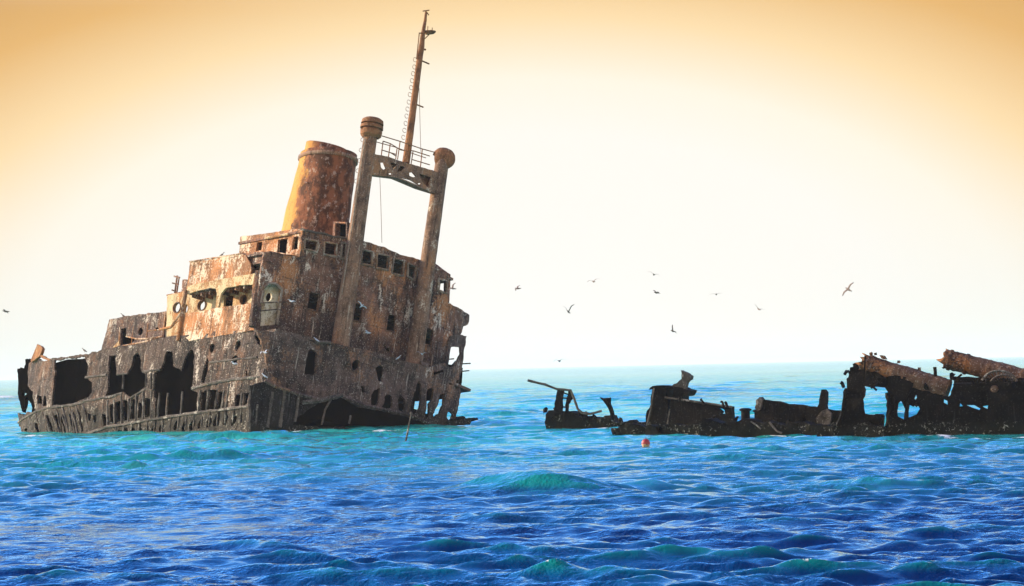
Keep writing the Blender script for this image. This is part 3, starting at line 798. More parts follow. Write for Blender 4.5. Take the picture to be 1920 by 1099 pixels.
rings = [funnel_ring(f, 3.35 - .78 * f + .02 * math.sin(f * 19), 2.3 - .37 * f) for f in np.linspace(0, 1, 14)]
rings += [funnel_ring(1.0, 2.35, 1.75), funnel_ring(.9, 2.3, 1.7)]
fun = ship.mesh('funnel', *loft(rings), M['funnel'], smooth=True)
fun.data.attributes  # plain shell
ship.mesh('funnel_band', *loft([funnel_ring(.93, 2.60, 1.98), funnel_ring(.935, 2.72, 2.08), funnel_ring(.965, 2.72, 2.08), funnel_ring(.97, 2.58, 1.95)], False), M['post'], fun, smooth=True)
capc = top_c + np.array([-.55, 0, 0])
def cap_ring(dl, du, al, at, tilt=0.0, n=32):
    return [SF.world((capc[0] + dl + al * math.cos(2 * math.pi * k / n), capc[1] + at * math.sin(2 * math.pi * k / n), capc[2] + du + tilt * math.cos(2 * math.pi * k / n))) for k in range(n)]
ship.mesh('funnel_top', *loft([cap_ring(0, -.4, 1.75, 1.6), cap_ring(.05, .75, 1.72, 1.55, -.25), cap_ring(.05, .8, 1.6, 1.45, -.25), cap_ring(.0, .2, 1.5, 1.4)]), M['funnel'], fun, smooth=True)
# rungs, brackets and the dark opening low on the funnel
fs = (1, lambda l, u: 9.75 - 1.95)
for p in ([(285, 632), (350, 655)], [(240, 778), (310, 800)], [(250, 862), (300, 875)], [(180, 890), (255, 915)]):
    q = Z3(p)
    a_ = SF.hit(*q[0], side(7.9)); b_ = SF.hit(*q[1], side(7.7))
    ship.mesh('rung', *tube_mesh([SF.world(a_), SF.world(b_)], .055, 6), M['front'], fun)
ho = Z3([(570, 985), (690, 990), (690, 1130), (565, 1130)])
plate(ship, 'funnel_hatch', side(6.6), ho, [Z3([(588, 1000), (680, 1005), (678, 1120), (585, 1120)])], .5, M['front'], fr=SF, rag=.02, parent=fun)
plate(ship, 'hatch_inside', side(7.1), Z3([(575, 990), (690, 995), (690, 1128), (570, 1128)]), [], .1, M['inner'], fr=SF, rag=.0, parent=fun)

# twin posts in front, joined by a trussed crossbeam that carries the mast
PB = [SF.hit(637, 655, frontw(.95)), SF.hit(775, 688, frontw(.95))]
def post_len(b, py):
    lo, hi = 5., 25.
    for _ in range(40):
        m_ = (lo + hi) / 2
        P_ = SF.world(b + np.array([0, 0, m_])) - CAM
        y_ = 549.5 - FPX * (P_ @ _u) / (P_ @ _f)
        if y_ > py: lo = m_
        else: hi = m_
    return lo
posts = []
for b_, py, r0, r1 in ((PB[0], 236, .70, .50), (PB[1], 296, .66, .52)):
    h_ = post_len(b_, py)
    n_ = 26
    path = [SF.world(b_ + np.array([0, 0, -.6 + (h_ + .6) * i / n_])) for i in range(n_ + 1)]
    rad = [r0 + (r1 - r0) * (i / n_) for i in range(n_ + 1)]
    posts.append((ship.mesh('kingpost', *tube_mesh(path, rad, 22, .012), M['post'], smooth=True), b_, h_))
# a pale pipe and climbing irons run up the taller post
pp, hh_ = [], []
for i in range(0, 31):
    z_ = 4.0 + (posts[0][2] - 5.2) * i / 30
    rr_ = .70 - .20 * z_ / posts[0][2]
    pp.append(SF.world(PB[0] + np.array([rr_ * .35, -rr_ - .05, z_])))
    if i % 2 == 0 and z_ > 12.5:
        c0 = PB[0] + np.array([-rr_ * .5, -rr_ * .9, z_])
        hh_.append(tube_mesh([SF.world(c0 + np.array([-.12 * math.sin(a), -.12 * math.sin(a), .16 * math.cos(a)])) for a in np.linspace(0, 3.14, 7)], .022, 5))
ship.mesh('post_pipe', *tube_mesh(pp, .055, 6), M['frame'], posts[0][0])
for v_ in hh_: ship.mesh('climbing_hoop', *v_, M['mast'], posts[0][0])
# mushroom vent on the taller post
kp, b_, h_ = posts[0]
def vring(du, r, n=24, wob=0.0, dl=0, dt=0):
    return [SF.world((b_[0] + dl + r * math.cos(2 * math.pi * k / n), b_[1] + dt + r * math.sin(2 * math.pi * k / n), b_[2] + h_ + du + wob * math.sin(5 * 2 * math.pi * k / n))) for k in range(n)]
ship.mesh('vent_head', *loft([vring(-.95, .60, wob=.05), vring(-.75, .80, wob=.05), vring(-.42, .84, wob=.03), vring(-.38, .68), vring(-.26, .68), vring(-.24, .88), vring(-.02, .86), vring(.0, .70), vring(.10, .70), vring(.12, .86), vring(.42, .80), vring(.56, .6), vring(.62, .2)]), M['mast'], kp)
kp2, b_, h_ = posts[1]
# cowl on the shorter post, torn open on one side
bm = bmesh.new()
bmesh.ops.create_uvsphere(bm, u_segments=22, v_segments=14, radius=.86)
for v in list(bm.verts):
    if v.co.x < -.30 and v.co.z < .25 + .2 * noise.noise(v.co * 3): bm.verts.remove(v)
bmesh.ops.solidify(bm, geom=bm.faces[:], thickness=.08)
for v in bm.verts: v.co += .04 * Vector(noise.noise_vector(v.co * 2.5)); v.co.y *= .8
cw = [SF.world((b_[0] + v.co.x * .8 + .05, b_[1] + .05 + v.co.x * .45 + v.co.y, b_[2] + h_ - .05 + v.co.z)) for v in bm.verts]
bm.verts.index_update()
ship.mesh('vent_cowl', cw, [[v.index for v in f.verts] for f in bm.faces], M['mast'], kp2)
bm.free()
la, lb = PB[0][0], PB[1][0]; ta, tb = PB[0][1], PB[1][1]
BEAMS = (0, lambda t, u: la + (lb - la) * (t - ta) / (tb - ta) + .35)
bout = [(703, 289), (716, 291), (760, 305), (815, 321), (838, 330), (832, 364), (808, 360), (790, 349), (770, 338), (745, 331), (716, 326), (695, 325)]
thru = [Z3([(975, 482), (1004, 480), (1028, 530), (1002, 543), (982, 522)]), Z3([(1222, 566), (1250, 562), (1284, 600), (1258, 610), (1226, 596)]), Z3([(1298, 655), (1332, 656), (1322, 668), (1302, 668)]), Z3([(1046, 570), (1080, 572), (1078, 586), (1048, 584)])]
reces = [Z3([(1062, 478), (1125, 492), (1090, 536)]), Z3([(1150, 510), (1190, 520), (1160, 555), (1120, 560)]), Z3([(1310, 575), (1415, 605), (1385, 690), (1335, 645)])]
cb = plate(ship, 'crossbeam', BEAMS, bout, thru + reces, .12, M['post'], rag=.04, grid=.3)
B2 = (0, lambda t, u: BEAMS[1](t, u) - .75)
plate(ship, 'crossbeam_web', B2, bout, thru, .12, M['post'], rag=.04, grid=.3, parent=cb)
for ln in ([(703, 289), (760, 305), (838, 330)], [(697, 325), (745, 331), (790, 350), (832, 363)]):
    V = []
    for x, y in ln:
        for sf in (BEAMS, B2): V.append(SF.at(x, y, sf) if sf is BEAMS else SF.world(SF.hit(x, y, BEAMS) - np.array([.75, 0, 0])))
    V2 = [v - SF.M[:, 2] * .1 for v in V]
    n_ = len(V); Fc = []
    for i in range(len(ln) - 1):
        a_ = 2 * i
        Fc += [[a_, a_ + 1, a_ + 3, a_ + 2], [n_ + a_, n_ + a_ + 2, n_ + a_ + 3, n_ + a_ + 1], [a_, a_ + 2, n_ + a_ + 2, n_ + a_], [a_ + 1, n_ + a_ + 1, n_ + a_ + 3, a_ + 3]]
    ship.mesh('beam_flange', V + V2, Fc, M['post'], cb)
rl = []
for p in ([(990, 252), (1150, 300), (1330, 362), (1440, 392)], [(1000, 297), (1062, 318), (1150, 372), (1180, 378)], [(985, 372), (1110, 410)], [(1210, 375), (1260, 380), (1400, 425)], [(1250, 455), (1400, 500)],
          [(1000, 295), (985, 415)], [(1062, 318), (1046, 430)], [(1120, 358), (1108, 450)], [(1146, 300), (1124, 455)], [(1258, 380), (1240, 497)], [(1337, 365), (1320, 522)], [(1062, 395), (1110, 425)]):
    q = [SF.at(x, y, BEAMS) for x, y in Z3(p)]
    rl.append(tube_mesh(q, .042, 5))
bq = [SF.world(SF.hit(x, y, BEAMS) - np.array([.75, 0, 0])) for x, y in Z3([(985, 290), (1150, 335), (1330, 400), (1420, 430)])]
rl.append(tube_mesh(bq, .035, 5))
ship.mesh('railing', *merge(*rl), M['mast'], cb)
# mast
ms_ = (0, lambda t, u: BEAMS[1](t, u) - .35)
mp = [(761, 306), (763, 292), (772, 225), (781, 155), (787, 108), (790.5, 88), (793, 62), (797, 40), (799, 22)]
mr = [.30, .29, .27, .245, .23, .22, .16, .12, .09]
mpp, mrr = [], []
for i in range(len(mp) - 1):
    for j in range(5):
        f_ = j / 5; mpp.append((mp[i][0] + (mp[i + 1][0] - mp[i][0]) * f_, mp[i][1] + (mp[i + 1][1] - mp[i][1]) * f_)); mrr.append(mr[i] + (mr[i + 1] - mr[i]) * f_)
mpp.append(mp[-1]); mrr.append(mr[-1])
mast = ship.mesh('mast', *tube_mesh([SF.at(x, y, ms_) for x, y in mpp], mrr, 12, .04), M['mast'], smooth=False)
for p, r in (([(383, 393), (428, 412)], .06), ([(343, 672), (390, 691)], .06), ([(388, 72), (428, 66)], .05), ([(412, 78), (426, 98)], .04), ([(365, 210), (347, 380)], .045), ([(365, 215), (395, 210)], .05), ([(420, 168), (419, 195)], .03), ([(448, 178), (448, 195)], .03), ([(400, 250), (425, 225)], .04), ([(390, 318), (405, 320)], .08)):
    ship.mesh('spur', *tube_mesh([SF.at(x, y, ms_) for x, y in ZM(p)], r, 6), M['mast'], mast)
c_ = SF.hit(*ZM([(432, 208)])[0], ms_)
ship.mesh('mast_platform', *loft([[SF.world((c_[0] + r * .8 * math.cos(a), c_[1] + r * math.sin(a), c_[2] + dz_ + .10 * math.sin(a))) for a in [2 * math.pi * k / 20 for k in range(20)]] for r, dz_ in ((.02, -.17), (.35, -.15), (.50, .02), (.48, .10), (.05, .12))]), M['mast'], mast)
hoops = []
for x, y in ZM([(337, 385), (333, 432), (325, 475), (318, 520), (312, 565), (304, 610), (297, 658), (289, 703), (283, 748), (277, 795), (269, 840), (262, 885)]):
    q = SF.hit(x, y, ms_)
    hoops.append(tube_mesh([SF.world(q + np.array([.0, .17 * math.cos(a), .17 * math.sin(a)])) for a in np.linspace(.6, 5.7, 9)], .022, 5))
for v_ in hoops: ship.mesh('climbing_hoop', *v_, M['mast'], mast)
ship.mesh('stay_wire', *tube_mesh([SF.at(x, y, ms_) for x, y in ((786, 165), (787.5, 230), (789, 285))], .02, 5), M['mast'], mast)
ship.mesh('hanging_wire', *tube_mesh([SF.at(x, y, ms_) for x, y in ((712, 328), (714, 380), (716, 455))], .02, 5), M['mast'], cb)
# deckhouse near the stern
sd = plate(ship, 'stern_deckhouse', side(2.2), ZH([(55, 975), (150, 610), (260, 582), (500, 545), (802, 513), (780, 700), (775, 870), (500, 930), (250, 960)]),
           [ZH([(285, 708), (350, 700), (346, 795), (440, 815), (440, 850), (345, 900), (280, 920)]), oval(*ZH([(510, 740)])[0], 4.4, 7.6), ZH([(678, 700), (705, 690), (722, 715), (705, 745), (680, 735)])], .2, M['front'], rag=.05, grid=.4)
sl0 = SF.hit(*ZH([(150, 610)])[0], side(2.2)); sl1 = SF.hit(*ZH([(800, 513)])[0], side(2.2))
slab(ship, 'deckhouse_roof', [(sl0[0], 2.2), (sl1[0], 2.2), (sl1[0], 16), (sl0[0], 16)], sl0[2] - .35, sl0[2] - .2, M['front'], sd)
box(ship, 'deckhouse_core', sl0[0], sl1[0], 3.6, 3.75, 7.2, sl0[2] - .4, M['inner'], sd)
V = [SF.world((sl0[0] + dl, t, u)) for t in (2.3, 16) for dl, u in ((-1.1, 7.2), (0, sl0[2] - .2))]
ship.mesh('deckhouse_end', V, [[0, 1, 3, 2]], M['front'], sd)
for p, r in (([(595, 742), (860, 705), (1000, 565)], .055), ([(600, 650), (575, 880)], .05), ([(802, 515), (768, 800), (560, 862), (290, 912)], .06), ([(350, 800), (470, 830), (600, 825), (760, 800)], .06), ([(278, 690), (270, 900)], .06), ([(430, 690), (405, 900)], .035)):
    bar(ship, 'handrail', side(.4), ZH(p), r, M['side'], parent=None)
plate(ship, 'bracket', side(.3), ZH([(185, 925), (260, 850), (270, 905), (230, 920)]), [], .15, M['cabin'], rag=.02)
for p in ([(935, 105), (905, 315)], [(955, 125), (925, 315)], [(900, 112), (962, 126)], [(880, 190), (948, 206)], [(875, 270), (892, 276)]):
    bar(ship, 'aerial_frame', side(3.0), ZH(p), .07, M['front'])
plate(ship, 'deck_locker', side(2.6), ZH([(990, 150), (1045, 148), (1045, 300), (975, 300)]), [], 1.4, M['front'], rag=.03)
bar(ship, 'cabin_roof_edge', side(2.2), [(314, 554), (331, 551), (352, 546)], .07, M['side'])
bar(ship, 'roof_rail', side(.02), ZF([(256, 416), (690, 347)]), .05, M['side'])


# ------------------------------------------------------------------ the low sunken fore part on the right
R1 = lambda p: Zm(960, 660, 5.333, p)
R2 = lambda p: Zm(1260, 660, 5.333, p)
R3 = lambda p: Zm(1540, 640, 4.995, p)


def rframe(px, py, yaw):
    c, s_ = math.cos(RAD(yaw)), math.sin(RAD(yaw))
    return Frame(on_water(px, py), (c, -s_, 0), (s_, c, 0))


WF = Frame(on_water(1320, 818), (.31, -.95, 0), (.95, .31, 0))
low = Thing('sunken_hull', WF, 'low black broken hull awash right of the tall wreck, with bollards and ladder posts', 'shipwreck')
T0 = side(0.0)
RUN = rframe(1140, 804, 20)
RUN2 = rframe(1300, 817, 20)
RUN3 = rframe(1450, 819, 20)
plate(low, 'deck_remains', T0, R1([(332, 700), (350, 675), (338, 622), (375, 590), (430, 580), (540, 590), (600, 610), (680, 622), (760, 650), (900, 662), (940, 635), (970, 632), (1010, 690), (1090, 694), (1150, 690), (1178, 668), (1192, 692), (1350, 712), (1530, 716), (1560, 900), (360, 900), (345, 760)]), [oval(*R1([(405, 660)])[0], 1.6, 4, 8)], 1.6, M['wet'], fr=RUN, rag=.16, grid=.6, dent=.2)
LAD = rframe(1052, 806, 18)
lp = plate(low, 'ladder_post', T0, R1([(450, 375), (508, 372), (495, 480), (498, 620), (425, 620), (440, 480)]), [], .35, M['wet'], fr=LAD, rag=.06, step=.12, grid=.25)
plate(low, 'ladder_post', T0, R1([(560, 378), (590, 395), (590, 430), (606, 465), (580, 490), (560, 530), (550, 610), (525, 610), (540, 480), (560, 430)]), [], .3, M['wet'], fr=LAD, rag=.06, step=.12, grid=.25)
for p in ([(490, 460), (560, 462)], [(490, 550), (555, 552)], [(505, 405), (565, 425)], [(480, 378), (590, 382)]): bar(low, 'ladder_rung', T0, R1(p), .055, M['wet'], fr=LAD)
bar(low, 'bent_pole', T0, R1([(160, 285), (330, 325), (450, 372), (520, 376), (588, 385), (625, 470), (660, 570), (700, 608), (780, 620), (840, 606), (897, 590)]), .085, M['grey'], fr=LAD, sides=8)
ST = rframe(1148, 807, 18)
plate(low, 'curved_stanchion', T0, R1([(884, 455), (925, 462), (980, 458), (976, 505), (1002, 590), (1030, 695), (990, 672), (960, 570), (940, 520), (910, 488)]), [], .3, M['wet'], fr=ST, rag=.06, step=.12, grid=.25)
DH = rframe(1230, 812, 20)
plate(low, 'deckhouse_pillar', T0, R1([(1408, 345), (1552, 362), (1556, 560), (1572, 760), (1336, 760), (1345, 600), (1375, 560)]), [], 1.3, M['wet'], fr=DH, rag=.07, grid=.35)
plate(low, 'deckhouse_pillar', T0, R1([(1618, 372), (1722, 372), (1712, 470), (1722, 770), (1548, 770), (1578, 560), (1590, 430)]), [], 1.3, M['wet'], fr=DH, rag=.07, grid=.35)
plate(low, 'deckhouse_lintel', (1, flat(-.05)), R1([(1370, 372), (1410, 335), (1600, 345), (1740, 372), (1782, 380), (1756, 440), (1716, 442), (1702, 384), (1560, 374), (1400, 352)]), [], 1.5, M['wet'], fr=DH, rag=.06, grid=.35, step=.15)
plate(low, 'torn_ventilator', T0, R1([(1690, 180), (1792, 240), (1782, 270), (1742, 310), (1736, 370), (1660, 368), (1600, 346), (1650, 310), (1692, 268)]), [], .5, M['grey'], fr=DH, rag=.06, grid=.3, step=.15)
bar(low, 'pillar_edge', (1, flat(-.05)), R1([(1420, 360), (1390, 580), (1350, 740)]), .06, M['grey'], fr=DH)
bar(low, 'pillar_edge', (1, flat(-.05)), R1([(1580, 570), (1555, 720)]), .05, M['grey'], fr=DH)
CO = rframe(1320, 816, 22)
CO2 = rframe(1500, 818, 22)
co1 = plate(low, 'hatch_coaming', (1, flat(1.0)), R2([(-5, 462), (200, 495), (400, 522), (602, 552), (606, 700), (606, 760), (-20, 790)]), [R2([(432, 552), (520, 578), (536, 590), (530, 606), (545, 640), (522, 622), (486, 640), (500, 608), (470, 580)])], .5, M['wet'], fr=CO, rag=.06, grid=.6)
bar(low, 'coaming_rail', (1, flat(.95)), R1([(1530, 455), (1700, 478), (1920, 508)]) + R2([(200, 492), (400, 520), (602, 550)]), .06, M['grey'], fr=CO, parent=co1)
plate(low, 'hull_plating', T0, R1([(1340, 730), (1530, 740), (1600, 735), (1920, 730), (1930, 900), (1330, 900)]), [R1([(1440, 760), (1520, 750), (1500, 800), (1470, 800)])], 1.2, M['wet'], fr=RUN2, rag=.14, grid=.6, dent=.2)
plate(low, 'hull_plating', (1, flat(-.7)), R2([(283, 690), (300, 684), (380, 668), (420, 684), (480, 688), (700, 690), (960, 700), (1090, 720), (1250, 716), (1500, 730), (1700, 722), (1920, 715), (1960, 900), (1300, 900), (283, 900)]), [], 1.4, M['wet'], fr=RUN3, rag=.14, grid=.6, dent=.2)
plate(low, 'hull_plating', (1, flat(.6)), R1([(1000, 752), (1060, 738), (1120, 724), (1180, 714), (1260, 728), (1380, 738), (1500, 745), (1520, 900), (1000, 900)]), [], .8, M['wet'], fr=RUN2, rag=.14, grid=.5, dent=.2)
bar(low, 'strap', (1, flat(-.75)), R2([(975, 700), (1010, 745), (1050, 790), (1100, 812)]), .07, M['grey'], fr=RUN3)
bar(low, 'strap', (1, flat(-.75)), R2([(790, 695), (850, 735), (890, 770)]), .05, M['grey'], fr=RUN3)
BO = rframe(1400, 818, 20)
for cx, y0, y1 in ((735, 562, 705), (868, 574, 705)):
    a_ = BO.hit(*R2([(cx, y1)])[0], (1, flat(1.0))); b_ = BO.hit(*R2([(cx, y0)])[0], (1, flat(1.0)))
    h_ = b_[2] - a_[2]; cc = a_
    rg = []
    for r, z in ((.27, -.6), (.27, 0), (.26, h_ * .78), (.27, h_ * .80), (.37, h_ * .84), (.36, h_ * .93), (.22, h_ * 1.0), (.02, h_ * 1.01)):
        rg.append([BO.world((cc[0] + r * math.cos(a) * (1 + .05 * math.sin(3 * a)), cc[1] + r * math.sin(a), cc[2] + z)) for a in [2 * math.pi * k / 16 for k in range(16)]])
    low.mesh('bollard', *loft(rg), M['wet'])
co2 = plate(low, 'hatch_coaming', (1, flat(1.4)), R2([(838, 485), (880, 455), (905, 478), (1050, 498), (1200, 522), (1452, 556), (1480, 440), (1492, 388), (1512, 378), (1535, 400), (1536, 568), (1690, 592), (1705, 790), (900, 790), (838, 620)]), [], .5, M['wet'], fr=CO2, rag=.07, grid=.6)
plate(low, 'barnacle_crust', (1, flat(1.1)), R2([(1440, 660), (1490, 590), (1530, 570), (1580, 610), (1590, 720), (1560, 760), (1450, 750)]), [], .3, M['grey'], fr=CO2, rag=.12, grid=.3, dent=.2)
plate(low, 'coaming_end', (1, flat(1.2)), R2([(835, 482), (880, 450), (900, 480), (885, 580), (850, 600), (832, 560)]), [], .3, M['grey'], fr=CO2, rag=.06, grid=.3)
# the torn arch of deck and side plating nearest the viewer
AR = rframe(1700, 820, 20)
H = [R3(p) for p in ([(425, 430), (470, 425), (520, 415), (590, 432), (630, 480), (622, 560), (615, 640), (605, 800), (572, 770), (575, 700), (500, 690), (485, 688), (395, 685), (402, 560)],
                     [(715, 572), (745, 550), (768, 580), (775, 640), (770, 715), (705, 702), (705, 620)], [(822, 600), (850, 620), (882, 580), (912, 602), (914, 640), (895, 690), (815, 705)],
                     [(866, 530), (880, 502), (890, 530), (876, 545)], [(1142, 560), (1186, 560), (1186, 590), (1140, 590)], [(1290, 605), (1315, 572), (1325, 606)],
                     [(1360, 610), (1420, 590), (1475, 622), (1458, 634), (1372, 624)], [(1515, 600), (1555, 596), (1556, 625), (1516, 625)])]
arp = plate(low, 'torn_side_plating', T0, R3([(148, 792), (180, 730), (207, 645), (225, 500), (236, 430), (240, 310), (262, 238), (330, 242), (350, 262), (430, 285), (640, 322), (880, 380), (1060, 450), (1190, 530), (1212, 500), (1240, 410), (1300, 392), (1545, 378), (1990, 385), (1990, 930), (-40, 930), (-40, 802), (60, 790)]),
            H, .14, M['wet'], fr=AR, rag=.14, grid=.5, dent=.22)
for p, r in (([(150, 790), (205, 660), (232, 440)], .11), ([(790, 735), (812, 600), (806, 530)], .10), ([(620, 800), (640, 640), (628, 480)], .13), ([(700, 710), (690, 560), (660, 480)], .10)):
    bar(low, 'torn_frame', T0, R3(p), r, M['wet'], fr=AR, parent=arp, jit=.4)
for p, r in (([(465, 435), (520, 405), (545, 385)], .07), ([(475, 415), (520, 460)], .07), ([(860, 575), (900, 610)], .07), ([(455, 300), (495, 330)], .08), ([(530, 352), (610, 352)], .07)):
    bar(low, 'hanging_scrap', (1, flat(-.2)), R3(p), r, M['wet'], fr=AR, parent=arp)
plate(low, 'low_ledge', (1, flat(2.0)), R3([(390, 700), (400, 685), (470, 690), (480, 700), (490, 688), (560, 690), (580, 705), (575, 800), (605, 930), (380, 930)]), [], .3, M['wet'], fr=AR, rag=.1)
plate(low, 'low_ledge', (1, flat(-.6)), R3([(335, 800), (370, 770), (420, 758), (500, 790), (580, 800), (600, 930), (300, 930)]), [], .5, M['wet'], fr=AR, rag=.1)
a_ = [AR.hit(*R3([p])[0], T0) for p in ((1235, 400), (1990, 388))]
for k_, nm in ((0, 'upper_deck'),):
    V = [AR.world(a_[0]), AR.world(a_[1]), AR.world(a_[1] + np.array([0, 7, .3])), AR.world(a_[0] + np.array([-1, 7, .3]))]
    V += [v - np.array([0, 0, .35]) for v in V]
    low.mesh(nm, V, [[0, 1, 2, 3], [7, 6, 5, 4], [0, 4, 5, 1], [1, 5, 6, 2], [2, 6, 7, 3], [3, 7, 4, 0]], M['wet'])
plate(low, 'deck_rail', (1, flat(1.5)), R3([(1240, 330), (1400, 335), (1700, 345), (1990, 355), (1990, 400), (1400, 400), (1240, 400)]), [], .4, M['wet'], fr=AR, rag=.08)
for (cx, cy, r) in ((1668, 420, 165), (1712, 430, 130)):
    pts = R3([(cx + r * math.cos(a) * 1.05, cy - r * math.sin(a) * .88) for a in np.linspace(.25, 2.75, 16)])
    rimo = bar(low, 'wheel_rim', (1, flat(.4 + (165 - r) * .03)), pts, .065, M['grey'], fr=AR, n=1)
    for a in np.linspace(.5, 2.6, 11):
        bar(low, 'spoke', (1, flat(.4 + (165 - r) * .03)), R3([(cx + r * .72 * math.cos(a) * 1.05, cy - r * .72 * math.sin(a) * .88), (cx + r * math.cos(a) * 1.05, cy - r * math.sin(a) * .88)]), .03, M['grey'], fr=AR, parent=rimo)
c_ = AR.hit(*R3([(1620, 446)])[0], (1, flat(-.12)))
low.mesh('port_cover', *loft([[AR.world((c_[0] + r * math.cos(a), c_[1] + d_, c_[2] + r * math.sin(a))) for a in [2 * math.pi * k / 20 for k in range(20)]] for r, d_ in ((.20, .2), (.20, -.05), (.16, -.08), (.01, -.09))]), M['tube'], arp)
bar(low, 'deck_pin', (1, flat(.3)), R3([(1066, 240), (1070, 330)]), .10, M['wet'], fr=AR)
plate(low, 'deck_scrap', (1, flat(.2)), R3([(1200, 300), (1215, 292), (1250, 312), (1232, 330), (1240, 372), (1200, 350)]), [], .3, M['wet'], fr=AR, rag=.05, step=.1, grid=.2)
bar(low, 'deck_scrap', (1, flat(.2)), R3([(1272, 345), (1318, 310)]), .06, M['wet'], fr=AR)


# the two fallen tubes lie across that arch: things of their own
def fallen(name, label, p0, p1, r0, r1, fr, ta, tb, flare=0.0):
    a = fr.world(fr.hit(*p0, (1, flat(ta)))); b = fr.world(fr.hit(*p1, (1, flat(tb))))
    d = b - a; Ln = np.linalg.norm(d); d /= Ln
    f2 = Frame(a, d, np.cross(np.array([0, 0, 1.]), d))
    th = Thing(name, f2, label, 'fallen mast', 'fallen tubular masts')
    n = 40; k_ = 28
    rings = []
    inner = []
    for i in range(n + 1):
        l = Ln * i / n; r = r0 + (r1 - r0) * i / n
        ring = []
        for k in range(k_):
            an = 2 * math.pi * k / k_
            w2 = noise.noise(Vector((l * 1.3, math.cos(an) * 1.2, math.sin(an) * 1.2 + ta))) * .07 + noise.noise(Vector((l * 4, math.cos(an) * 3, math.sin(an) * 3))) * .05
            rr_ = r * (1 + w2) + (.03 if i % 5 == 0 else 0)
            le = l
            if i == 0: le += .45 * noise.noise(Vector((math.cos(an) * 2.2, math.sin(an) * 2.2, ta * 3))) + .12 * random.uniform(-1, 1)
            ring.append(f2.world((le, rr_ * math.cos(an), rr_ * math.sin(an))))
        rings.append(ring)
    for l in (0.15, 1.8):
        inner.append([f2.world((l, r0 * .9 * math.cos(2 * math.pi * k / k_), r0 * .9 * math.sin(2 * math.pi * k / k_))) for k in range(k_)])
    th.mesh('tube_shell', *loft([inner[1], inner[0]] + rings), M['tube'], smooth=True)
    return th, f2, Ln


fm1, f1, L1 = fallen('fallen_mast', 'fat rusty orange tube lying slanted on the black arch with the big opening', R3([(378, 200)])[0], R3([(1188, 452)])[0], .50, .56, AR, .45, .45)
fm2, f2_, L2 = fallen('fallen_mast', 'brown rusty tube jutting up behind the black deck at the right frame edge', R3([(1150, 162)])[0], R3([(1990, 372)])[0], .53, .55, AR, 3.0, 3.0)
def ringmesh(f, l, r, w, n=26): return loft([[f.world((l + dx_, rr_ * math.cos(2 * math.pi * k / n), rr_ * math.sin(2 * math.pi * k / n))) for k in range(n)] for dx_, rr_ in ((-w, r * .95), (-w, r * 1.08), (w, r * 1.08), (w, r * .95))], False)
for l in (.5, L1 - .35, L1 - .75): fm1.mesh('clamp_band', *ringmesh(f1, l, .53, .06), M['tube'])
for l in (.35, 1.3): fm2.mesh('clamp_band', *ringmesh(f2_, l, .55, .06), M['tube'])
bar(fm1, 'lashing_rod', (1, flat(-.2)), R3([(412, 135), (408, 220), (398, 330)]), .05, M['wet'], fr=AR)
for p in ([(727, 205), (727, 180)], [(920, 275), (920, 245)], [(512, 130), (508, 108)], [(470, 130), (462, 116), (480, 112)]):
    bar(fm1, 'eye_bolt', (1, flat(.45)), R3(p), .09, M['tube'], fr=AR, n=2)
plate(fm1, 'torn_flange', (1, flat(.1)), R3([(540, 135), (580, 132), (605, 165), (560, 160)]), [], .3, M['tube'], fr=AR, rag=.05, step=.1, grid=.2)
plate(fm1, 'support_bracket', (1, flat(-.1)), R3([(610, 340), (660, 300), (780, 340), (880, 380), (840, 450), (760, 560), (690, 520), (640, 440)]), [], .4, M['wet'], fr=AR, rag=.1, grid=.3)


# bent scraps and stubs standing along the torn edges
rs = random.Random(21)
for fr_, pts in ((RUN, R1([(360, 590), (470, 585), (620, 612), (720, 640), (850, 655), (1080, 700), (1250, 715)])), (CO, R2([(60, 478), (330, 512), (520, 540)])), (RUN3, R2([(360, 668), (620, 688), (1020, 708), (1180, 715), (1330, 720), (1780, 718)])),
                 (AR, R3([(250, 300), (225, 420), (300, 240), (1440, 385), (1580, 380), (1750, 385), (1860, 388), (660, 470), (1000, 440)]))):
    for x, y in pts:
        n_ = rs.choice((1, 2))
        for _ in range(n_):
            dx_, dy_ = rs.uniform(-9, 9), rs.uniform(-9, -2)
            x0 = x + rs.uniform(-8, 8)
            bar(low, 'torn_scrap', (1, flat(rs.uniform(-.3, .6))), [(x0, y + 3), (x0 + dx_ * .5, y + dy_ * .7), (x0 + dx_, y + dy_)], rs.uniform(.05, .13), M['wet'], fr=fr_, jit=.5, n=2)


# ------------------------------------------------------------------ gulls
def feather(name, c1, c2, tip):
    m, t, b, out = newmat(name)
    tc = t.n('ShaderNodeTexCoord'); sp = t.n('ShaderNodeSeparateXYZ'); t.link(tc.outputs['Object'], sp.inputs[0])
    ax = t.math('ABSOLUTE', sp.outputs[0])
    c = t.mix(t.mapr(t.noise(tc.outputs['Object'], 14., 3.), .4, .6), c1, c2)
    c = t.mix(t.mapr(ax, .52, .60), c, tip)
    t.link(c, b.inputs['Base Color']); b.inputs['Roughness'].default_value = .8
    return m


GULL_DARK = feather('shaded_gull_feathers', (.22, .17, .14), (.30, .24, .20), (.05, .04, .036))  # darkness of birds against the sky painted into the feather colour
GULL_PALE = feather('white_gull_feathers', (.62, .66, .74), (.46, .52, .62), (.05, .05, .06))
GULL_BEAK = newmat('gull_beak')[0]
GULL_BEAK.node_tree.nodes['Principled BSDF'].inputs['Base Color'].default_value = (.45, .26, .05, 1)


